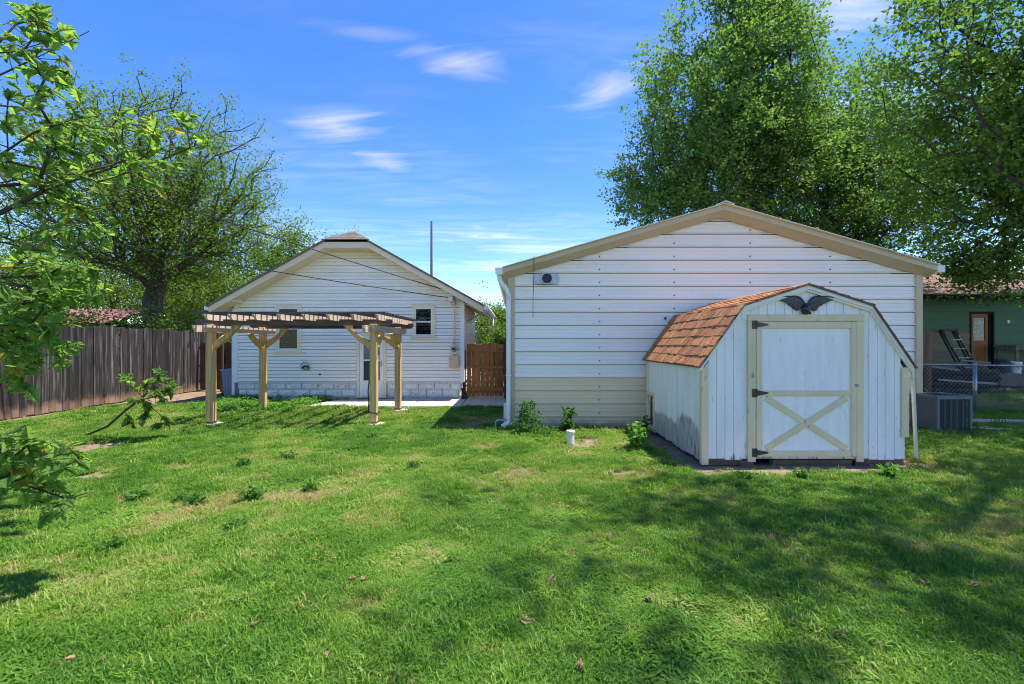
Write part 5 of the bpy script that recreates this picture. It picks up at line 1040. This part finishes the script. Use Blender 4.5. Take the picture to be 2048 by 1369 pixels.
# 5 the near oak: trunk out of the picture on the left, limbs reaching in
OAK = [oak_leaf(k) for k in range(6)]
def oak_branch(thingo, P, tips, par, per, size, rng, keep, seed):
    leafm = []
    for V, Fq in OAK:
        me = fast_mesh('leaf', V, Fq, m_lf_oak, False); leafm.append(me)
    tipa = np.array(tips); pos = P[tipa]; back = P[np.array([par[i] for i in tips])]; L_ = []
    for k in range(len(tipa)):
        for q in range(per):
            u = rng.uniform(.25, 1.05); L_.append(back[k] * (1 - u) + pos[k] * u)
    L_ = np.array(L_); M = rot_rand(len(L_), rng, .75); tw_ = np.repeat(pos - back, per, 0); tw_ /= np.linalg.norm(tw_, axis=1)[:, None] + 1e-6
    ax = tw_ * .8 + rng.normal(size=tw_.shape) * np.array([.75, .75, .30]) + np.array([0, 0, -.18]); ax /= np.linalg.norm(ax, axis=1)[:, None]; nz = rng.normal(size=ax.shape) * .45 + np.array([0, 0, 1.0]); nz -= (nz * ax).sum(1)[:, None] * ax; nz /= np.linalg.norm(nz, axis=1)[:, None]
    M = np.stack([ax, np.cross(nz, ax), nz], axis=2); s = size * rng.uniform(.7, 1.25, len(L_))
    sxp = VX + L_[:, 0] / np.maximum(.3, L_[:, 1]) * F; syp = VY - (L_[:, 2] - CAM_H) / np.maximum(.3, L_[:, 1]) * F
    vis = (sxp > -40) & (sxp < 2080) & (syp > -40) & (syp < 1400) & (L_[:, 1] > .5); score = np.where(vis, s / np.maximum(.3, L_[:, 1]), 0); order = np.argsort(-score)
    org = np.array(ORG[thingo]); rest = []; done = 0
    for i in order:
        if done < keep and score[i] > 0:
            o = bpy.data.objects.new('leaf', leafm[i % 6]); link(o, thingo); m4 = Matrix([[*(M[i, r, :] * s[i]), (L_[i] - org)[r]] for r in range(3)] + [[0, 0, 0, 1]]); o.matrix_local = m4; done += 1
        else: rest.append(i)
    if rest:
        Vs, Fs, n = [], [], 0
        for i in rest:
            V, Fq = OAK[i % 6]; Vs.append(V @ M[i].T * s[i] + L_[i] - org); Fs.append(Fq + n); n += len(V)
        o = bpy.data.objects.new('foliage', fast_mesh('foliage', np.concatenate(Vs), np.concatenate(Fs), m_lf_oak)); link(o, thingo); o['kind'] = 'stuff'
rng = np.random.default_rng(12)
oak = thing('oak_tree', 'near oak whose lobed leaves and dark branches reach in from the left edge', 'tree', (-5.3, 2.9, 0))
BR = [[(-80, 470, 3.5), (0, 428, 3.6), (45, 408, 3.6), (85, 382, 3.65), (108, 345, 3.7), (128, 292, 3.75), (140, 240, 3.8)], [(85, 382, 3.65), (120, 355, 3.8), (165, 345, 3.9), (230, 328, 4.0), (262, 316, 4.0), (305, 312, 4.1), (380, 296, 4.2)],
      [(-80, 330, 3.3), (-20, 210, 3.4), (5, 160, 3.4), (18, 105, 3.4), (30, 50, 3.4)], [(18, 105, 3.4), (75, 115, 3.45), (110, 98, 3.5), (130, 75, 3.5), (178, 63, 3.55)],
      [(-60, 560, 3.0), (10, 590, 3.0), (50, 572, 3.05), (110, 552, 3.1), (180, 545, 3.2)], [(10, 590, 3.0), (60, 650, 3.1), (110, 700, 3.15)], [(-60, 920, 2.6), (0, 955, 2.6), (50, 995, 2.65), (95, 1008, 2.7), (140, 1000, 2.7)], [(85, 382, 3.65), (150, 405, 3.8), (210, 420, 3.9)]]
trunk = [(-5.3, 2.9, -.03), (-5.28, 2.9, .7), (-5.25, 2.9, 1.4), (-5.2, 2.95, 2.2), (-5.1, 3.0, 3.2), (-5.0, 3.1, 4.4), (-5, 3.1, 5.6)]
tl = []; wts = [((70, 110), (75, 90), (3.1, 3.7), 34), ((95, 235), (90, 80), (3.4, 4.2), 36), ((220, 270), (110, 55), (3.7, 4.4), 26), ((370, 270), (60, 42), (4.0, 4.4), 11), ((190, 335), (180, 55), (3.5, 4.3), 32), ((70, 360), (110, 60), (3.4, 4.1), 26),
                ((100, 450), (140, 60), (3.4, 4.3), 46), ((60, 560), (100, 60), (2.8, 3.6), 44), ((150, 565), (70, 40), (2.9, 3.4), 24), ((60, 670), (80, 80), (2.8, 3.4), 48), ((30, 760), (45, 25), (2.9, 3.2), 6), ((70, 930), (95, 60), (2.5, 2.9), 30), ((110, 1000), (60, 30), (2.6, 2.8), 10), ((30, 880), (50, 25), (2.5, 2.9), 6)]
for (cx, cy), (rx_, ry_), (y0_, y1_), n_ in wts:
    for k in range(int(n_ * 1.15)):
        a = rng.uniform(0, 2 * math.pi); q = math.sqrt(rng.uniform(0, 1)); tl.append(tuple(at(cx + rx_ * q * math.cos(a), cy + ry_ * q * math.sin(a), rng.uniform(y0_, y1_))))
for k in range(170): tl.append((rng.uniform(-8.2, -5.0), rng.uniform(1.0, 5.2), rng.uniform(1.2, 6.5)))
for k in range(40): tl.append((rng.uniform(-6.5, -4.4), rng.uniform(2.2, 4.5), rng.uniform(4.5, 7)))
for k in range(150):
    y_ = rng.uniform(2.3, 4.2); tl.append((rng.uniform(-1.16 * y_ - 1.6, -1.16 * y_ - .22), y_, rng.uniform(.9, 4.6)))
skel = [tuple(at(*p)) for b in BR for p in b]
P, par, tips = grow(trunk, np.array([p for p in skel]), rng, .9, .3, .05); P2 = list(map(tuple, P))
# limbs first, then the leafy tips join them
tt = np.array(tl); arr = [np.array(p) for p in P]; pl = [0.0] * len(P)
for i in range(1, len(P)): pl[i] = pl[par[i]] + np.linalg.norm(P[i] - P[par[i]])
A = np.zeros((len(P) + len(tt) * 8, 3)); A[:len(P)] = P; PLn = np.zeros(len(A)); PLn[:len(P)] = pl; n = len(P); pr = list(par); tps = []
for t in tt[np.argsort(np.linalg.norm(tt - np.array(trunk[3]), axis=1))]:
    d = np.linalg.norm(A[2:n] - t, axis=1); j = int(np.argmin(d + .12 * PLn[2:n])) + 2; L_ = np.linalg.norm(A[j] - t); k = max(1, min(6, int(L_ / .2))); a = A[j].copy(); prev = j
    for q in range(1, k + 1):
        p = a + (t - a) * q / k + (rng.normal(size=3) * .03 if q < k else 0); A[n] = p; PLn[n] = PLn[prev] + np.linalg.norm(p - A[prev]); pr.append(prev); prev = n; n += 1
    tps.append(prev)
skeleton_mesh('trunk', A[:n], pr, tps, m_bark, .0030, .060, oak, minr=.0025)
oak_branch(oak, A[:n], tps, pr, 4, .095, rng, 300, 1)
# leaning oak sapling
sb = gnd(165, 874); sap = thing('oak_sapling', 'slender oak sapling leaning over the lawn near the fence', 'sapling', tuple(sb))
st = [sb, at(215, 853, 6.9), at(250, 822, 6.85), at(285, 795, 6.8), at(310, 770, 6.8)]; tg = [at(x, y, Y) for x, y, Y in [(320, 745, 6.7), (345, 770, 6.8), (295, 760, 6.9), (245, 752, 6.8), (262, 770, 6.7), (330, 800, 6.7), (300, 812, 6.9), (285, 840, 6.8), (318, 850, 6.8), (335, 842, 6.9), (270, 800, 6.6), (310, 785, 6.6), (325, 760, 6.9), (262, 850, 6.8), (338, 785, 6.85)]]
P, par, tips = grow([tuple(p) for p in st], np.array([tuple(p) for p in tg]), rng, .2, .2, .03); skeleton_mesh('trunk', P, par, tips, m_bark, .004, .018, sap, minr=.003); oak_branch(sap, P, tips, par, 15, .12, rng, 240, 2)

# ------------------------------------------------------------------ weeds, saplings by the garage
def weed(name, label, base, h, nst, per, size, mt, seed, spread=.12, tmpl=T_LEAF, faces=F_LEAF, cone=False, group=None, cat='weed'):
    rng = np.random.default_rng(seed); t = thing(name, label, cat, tuple(base), 0, group); mb = MB(); lp = []
    for k in range(nst):
        a = rng.uniform(0, 2 * math.pi); top = np.array(base) + np.array([spread * math.cos(a) * rng.uniform(.3, 1), spread * math.sin(a) * rng.uniform(.3, 1), h * rng.uniform(.65, 1)]); b0 = np.array(base) + np.array([math.cos(a), math.sin(a), 0]) * .02
        mb.tube([b0, (b0 + top) / 2 + rng.normal(size=3) * .015, top], [.006, .005, .002], 4)
        for q in range(per):
            u = rng.uniform(.08, 1); w_ = (1 - u) * spread * 1.3 if cone else spread * .35; lp.append(b0 * (1 - u) + top * u + rng.normal(size=3) * np.array([w_, w_, w_ * .3]))
    mb.build('stem', m_lf_weed, t, fix=False); lp = np.array(lp); lp[:, 2] = np.maximum(lp[:, 2], .015); V, Fc = scatter_leaves(lp, size, rng, tmpl, faces, .5, .4); o = bpy.data.objects.new('foliage', fast_mesh('foliage', V - np.array(base), Fc, mt)); link(o, t); return t
weed('tall_weed', 'pointed bushy weed at the left end of the garage wall', gnd(1060, 868), .54, 7, 120, .048, m_lf_weed, 1, .15, cone=True)
OV, OF = OAK[0]
weed('oak_seedling', 'broad leaved seedling beside the white pipe stub at the garage wall', gnd(1136, 866), .44, 4, 13, .125, m_lf_weed, 2, .08, OV, OF, cat='seedling')
weed('tall_weed', 'bright green leafy weed at the left rear corner of the shed', gnd(1270, 900), .42, 7, 26, .075, m_lf_weed2, 3, .15)
weed('tall_weed', 'dark weed in front of the small shed opening', gnd(1291, 868), .36, 4, 18, .07, m_lf_weed, 4, .06)
weed('low_weed', 'low spreading weed at the foot of the garage downspout', gnd(1090, 872), .14, 9, 22, .05, m_lf_weed, 5, .22)
weed('low_weed', 'tuft of long grass at the right front corner of the shed', gnd(1780, 958), .16, 14, 5, .07, m_lf_weed2, 6, .06)
protos = [weed('lawn_weed', 'low dark leafy weed clump growing in the lawn', (0, 0, 0), .12, 9 + k, 11, .048, m_lf_weed, 20 + k, .085, group='weed clumps in the lawn') for k in range(4)]
WP = [(60, 820), (130, 812), (178, 838), (450, 790), (470, 830), (510, 845), (355, 845), (375, 870), (470, 890), (487, 935), (500, 1000), (620, 985), (625, 945), (575, 922), (640, 870), (610, 872), (742, 880), (655, 850), (560, 852), (460, 810), (590, 808), (640, 812), (270, 1000), (360, 1005), (395, 1010), (465, 1060), (225, 1100), (830, 940), (797, 893), (1110, 930), (1250, 920), (1300, 905), (940, 870), (1490, 962), (1600, 958), (1830, 945), (690, 815), (540, 800), (500, 812), (700, 905)]
rw = random.Random(3); used = set()
kids = {}
for o in bpy.data.objects:
    if o.parent in protos: kids.setdefault(o.parent, []).append(o)
for i, (x, y) in enumerate(WP):
    p = protos[i % 4]
    if i < 4: r = p
    else:
        r = p.copy(); C.objects.link(r)
        for ch in kids[p]: c_ = ch.copy(); C.objects.link(c_); c_.parent = r
    r.location = gnd(x, y); r.rotation_euler = (0, 0, rw.uniform(0, 6.28)); s = rw.uniform(.45, 1.15); r.scale = (s, s, s * rw.uniform(.7, 1.1))
# ground cover weeds left of the patio
rng = np.random.default_rng(77); n = 3200; X = rng.uniform(-7.3, -4.7, n); Y = rng.uniform(9.3, 11.7, n); k = fbm(X * 1.6, Y * 1.6, 9) > .42; X, Y = X[k], Y[k]
V, Fc = scatter_leaves(np.stack([X, Y, rng.uniform(.02, .13, len(X)) * (.5 + fbm(X * 2, Y * 2, 4))], -1).repeat(3, 0) + rng.normal(size=(len(X) * 3, 3)) * np.array([.03, .03, .012]), .06, rng, T_LEAF, F_LEAF, .8)
o = bpy.data.objects.new('ground_cover', fast_mesh('ground_cover', V, Fc, m_lf_weed2)); C.objects.link(o); tag(o, 'dense leafy ground cover between the pergola and the house', 'ground cover', kind='stuff')
# curled dry leaves on the lawn
m_dry = mk('dry_leaf', (.36, .23, .12), (.22, .13, .065), 14, rough=.8, rnd=.35)
dl_ = []
for k in range(4):
    V, Fq = OAK[k]; V = V.copy(); V[:, 2] += V[:, 1] ** 2 * (1.6 - .9 * k) + .18 * np.sin(V[:, 0] * 5 + k) * (V[:, 1] + .2) + .1 * (V[:, 0] - .5) ** 2; dl_.append(fast_mesh('dry_leaf', V, Fq, m_dry))
DP = [(310, 1176), (490, 1210), (205, 1335), (150, 1330), (660, 1318), (555, 1145), (640, 1100), (710, 1168), (720, 1170), (575, 1200), (500, 1262), (1000, 1042), (875, 1030), (805, 992), (900, 1012), (1110, 1160), (1210, 1082), (1390, 1062), (1430, 1000), (1515, 1043), (1240, 1190), (1300, 1215), (1925, 1100), (1635, 1125), (1790, 1222), (1815, 1235), (1725, 1230), (1560, 1210), (1665, 965), (1960, 962), (1940, 1035), (1770, 1300), (1150, 1345), (1295, 1290), (1480, 1230), (455, 1302), (420, 1225), (340, 1235), (1010, 965), (765, 945), (620, 1015), (905, 1130), (1040, 1250), (1690, 1290), (1850, 1180), (1960, 1180), (1420, 1115), (960, 1010)]
rd = random.Random(9)
for i, (x, y) in enumerate(DP):
    p = gnd(x, y); o = bpy.data.objects.new('dry_leaf', dl_[i % 4]); C.objects.link(o); o.location = (p.x, p.y, .026 + rd.uniform(0, .010)); o.rotation_euler = (rd.uniform(-.25, .25), rd.uniform(-.25, .25), rd.uniform(0, 6.28)); s = rd.uniform(.03, .07); o.scale = (s, s, s)
    tag(o, 'curled dry brown leaf lying on the lawn', 'leaf', 'dry leaves on the lawn')

# ------------------------------------------------------------------ grass: tufts set out over the lawn by geometry nodes
def grass_mat():
    m, t = nodes('lawn_grass'); N = t.nodes.new; K = t.links.new
    o = N('ShaderNodeOutputMaterial'); b = N('ShaderNodeBsdfPrincipled'); tr = N('ShaderNodeBsdfTranslucent'); mx = N('ShaderNodeMixShader'); mx.inputs[0].default_value = .38
    K(b.outputs[0], mx.inputs[1]); K(tr.outputs[0], mx.inputs[2]); K(mx.outputs[0], o.inputs[0]); b.inputs['Roughness'].default_value = .5; b.inputs['Specular IOR Level'].default_value = .3
    a = N('ShaderNodeAttribute'); a.attribute_type = 'INSTANCER'; a.attribute_name = 'tint'; g = N('ShaderNodeNewGeometry')
    r = N('ShaderNodeValToRGB'); e = r.color_ramp.elements; e[0].color = (.066, .165, .019, 1); e[1].color = (.40, .32, .15, 1); e[1].position = 1.0
    for p, c in ((.35, (.112, .24, .025)), (.6, (.19, .325, .038)), (.82, (.29, .35, .085))): q = e.new(p); q.color = (*c, 1)
    ad = N('ShaderNodeMath'); ad.operation = 'MULTIPLY_ADD'; K(g.outputs['Random Per Island'], ad.inputs[0]); ad.inputs[1].default_value = .30; K(a.outputs['Fac'], ad.inputs[2]); K(ad.outputs[0], r.inputs[0]); K(r.outputs[0], b.inputs['Base Color'])
    tm = N('ShaderNodeMix'); tm.data_type = 'RGBA'; tm.blend_type = 'MULTIPLY'; tm.inputs[0].default_value = 1; K(r.outputs[0], tm.inputs[6]); tm.inputs[7].default_value = (1.5, 1.5, .6, 1); K(tm.outputs[2], tr.inputs['Color']); return m
m_grass = grass_mat()
rng = np.random.default_rng(21); VAR = 7
gv, gf, gvar = [], [], []
for v in range(VAR):
    for k in range(26):
        a = rng.uniform(0, 2 * math.pi); r_ = .045 * math.sqrt(rng.uniform(0, 1)); p = np.array([r_ * math.cos(a), r_ * math.sin(a), 0]); d = rng.uniform(0, 2 * math.pi); lean = rng.uniform(.15, .95); L_ = rng.uniform(.028, .062); wd = rng.uniform(.0016, .0030)
        if v >= 5: L_ *= .8; wd = rng.uniform(.003, .0052); lean = rng.uniform(.7, 1.3)          # clover and broad low weeds
        dv = np.array([math.cos(d), math.sin(d), 0]); sd = np.array([-math.sin(d), math.cos(d), 0]); m1 = p + dv * L_ * lean * .35 + np.array([0, 0, L_ * .6]); tp = p + dv * L_ * lean + np.array([0, 0, L_ * (1 - .45 * lean)])
        n0 = len(gv); gv += [p - sd * wd, p + sd * wd, m1 + sd * wd * .8, m1 - sd * wd * .8, tp]; gf += [(n0, n0 + 1, n0 + 2), (n0, n0 + 2, n0 + 3), (n0 + 3, n0 + 2, n0 + 4)]; gvar += [v] * 5
def lay(x0, x1, y0, y1, dens, sc):
    n = int((x1 - x0) * (y1 - y0) * dens); x = rng.uniform(x0, x1, n); y = rng.uniform(y0, y1, n)
    near = np.abs(x) < (y * 1.16 + 2.6) if y0 < 9.4 else np.ones(n, bool); x, y = x[near], y[near]
    b = bare(x, y); l = lush(x, y); n2 = fbm(x * 2.5, y * 2.5, 51)
    k = rng.uniform(0, 1, len(x)) > np.clip(b * 1.25 - .05, 0, .97)
    k &= ~((x > 2.2) & (x < 4.72) & (y > 5.43) & (y < 7.75)); k &= ~((x > -.14) & (x < 7.07) & (y > 7.87)); k &= ~((x > -7.3) & (x < -1.3) & (y > 11.75)); k &= ~((x > -4.9) & (x < -1.2) & (y > 10.36) & (y < 11.7)); k &= ~((x > -1.25) & (x < -.2) & (y > 10.45)); k &= ~((x < -9.74)); k &= ~((x > 8.2) & (y > 7.95 + (12.5 - x) * .09) & (y < 8.3 + (12.5 - x) * .1)); k &= ~((x > 6.8) & (x < 7.42) & (y > 7.35) & (y < 7.85))
    for fx in PX:
        for fy in (PYF, PYB): k &= ((x - fx - .03) ** 2 + (y - fy) ** 2) > .19 ** 2
    x, y, b, l, n2 = x[k], y[k], b[k], l[k], n2[k]
    tint = np.clip(.04 + 1.0 * (n2 - .30) + b * .6 + rng.normal(size=len(x)) * .11 + (fbm(x * .6, y * .6, 61) - .5) * .75 + (rng.uniform(0, 1, len(x)) > .955) * .45, 0, .98); s = sc * (.62 + .75 * l + rng.uniform(-.2, .3, len(x)) + (rng.uniform(0, 1, len(x)) > .975) * .75) * (1 - .4 * b); return x, y, tint, s
parts_ = [lay(-6, 6, .8, 3.0, 2300, .95), lay(-7.7, 7.7, 3.0, 4.4, 1500, 1.0), lay(-9.7, 9.8, 4.4, 6.2, 900, 1.12), lay(-10, 10.3, 6.2, 8.2, 560, 1.25), lay(-10, 13.5, 8.2, 11.8, 330, 1.45), lay(8.0, 17, 11.8, 15, 120, 1.7)]
gx_, gy_, gt_, gs_ = [np.concatenate([p[i] for p in parts_]) for i in range(4)]
npt = len(gx_); nv = len(gv)
gz_ = (fbm(gx_ * 1.5, gy_ * 1.5, 5) - .5) * .03 - .008
me = bpy.data.meshes.new('grass'); me.from_pydata([tuple(p) for p in gv], [], gf); me.vertices.add(npt)
co = np.concatenate([np.array(gv), np.stack([gx_, gy_, gz_], -1)]).astype(np.float32); me.vertices.foreach_set('co', co.ravel())
def attr(nm, vals, ty='FLOAT'):
    a = me.attributes.new(nm, ty, 'POINT'); a.data.foreach_set('value', vals)
attr('variant', np.concatenate([np.array(gvar), np.full(npt, -1)]).astype(np.int32), 'INT'); attr('tint', np.concatenate([np.zeros(nv), gt_]).astype(np.float32)); attr('size', np.concatenate([np.ones(nv), gs_]).astype(np.float32)); attr('turn', np.concatenate([np.zeros(nv), rng.uniform(0, 6.283, npt)]).astype(np.float32)); attr('pick', np.concatenate([np.zeros(nv), np.where(fbm(gx_ * 1.3, gy_ * 1.3, 71) + rng.normal(size=npt) * .05 > .60, rng.integers(5, 7, npt), rng.integers(0, 5, npt))]).astype(np.int32), 'INT')
me.materials.append(m_grass); grass = bpy.data.objects.new('grass', me); C.objects.link(grass); tag(grass, 'short mown green grass covering the back lawn', 'grass', kind='stuff')
ng = bpy.data.node_groups.new('grass_tufts', 'GeometryNodeTree'); ng.interface.new_socket('Geometry', in_out='INPUT', socket_type='NodeSocketGeometry'); ng.interface.new_socket('Geometry', in_out='OUTPUT', socket_type='NodeSocketGeometry')
N = ng.nodes.new; K = ng.links.new; gi = N('NodeGroupInput'); go = N('NodeGroupOutput')
def na(nm, ty): q = N('GeometryNodeInputNamedAttribute'); q.data_type = ty; q.inputs['Name'].default_value = nm; return q.outputs['Attribute']
def sepv(v):
    c = N('FunctionNodeCompare'); c.data_type = 'INT'; c.operation = 'EQUAL'; K(na('variant', 'INT'), c.inputs[2]); c.inputs[3].default_value = v; s = N('GeometryNodeSeparateGeometry'); s.domain = 'POINT'; K(gi.outputs[0], s.inputs[0]); K(c.outputs[0], s.inputs[1]); return s.outputs[0]
jn = N('GeometryNodeGeometryToInstance')
for v in reversed(range(VAR)): K(sepv(v), jn.inputs[0])
ip = N('GeometryNodeInstanceOnPoints'); K(sepv(-1), ip.inputs['Points']); K(jn.outputs[0], ip.inputs['Instance']); ip.inputs['Pick Instance'].default_value = True; K(na('pick', 'INT'), ip.inputs['Instance Index'])
cx = N('ShaderNodeCombineXYZ'); K(na('turn', 'FLOAT'), cx.inputs[2]); er = N('FunctionNodeEulerToRotation'); K(cx.outputs[0], er.inputs[0]); K(er.outputs[0], ip.inputs['Rotation']); K(na('size', 'FLOAT'), ip.inputs['Scale'])
K(ip.outputs[0], go.inputs[0]); md = grass.modifiers.new('tufts', 'NODES'); md.node_group = ng
print('grass tufts', npt)
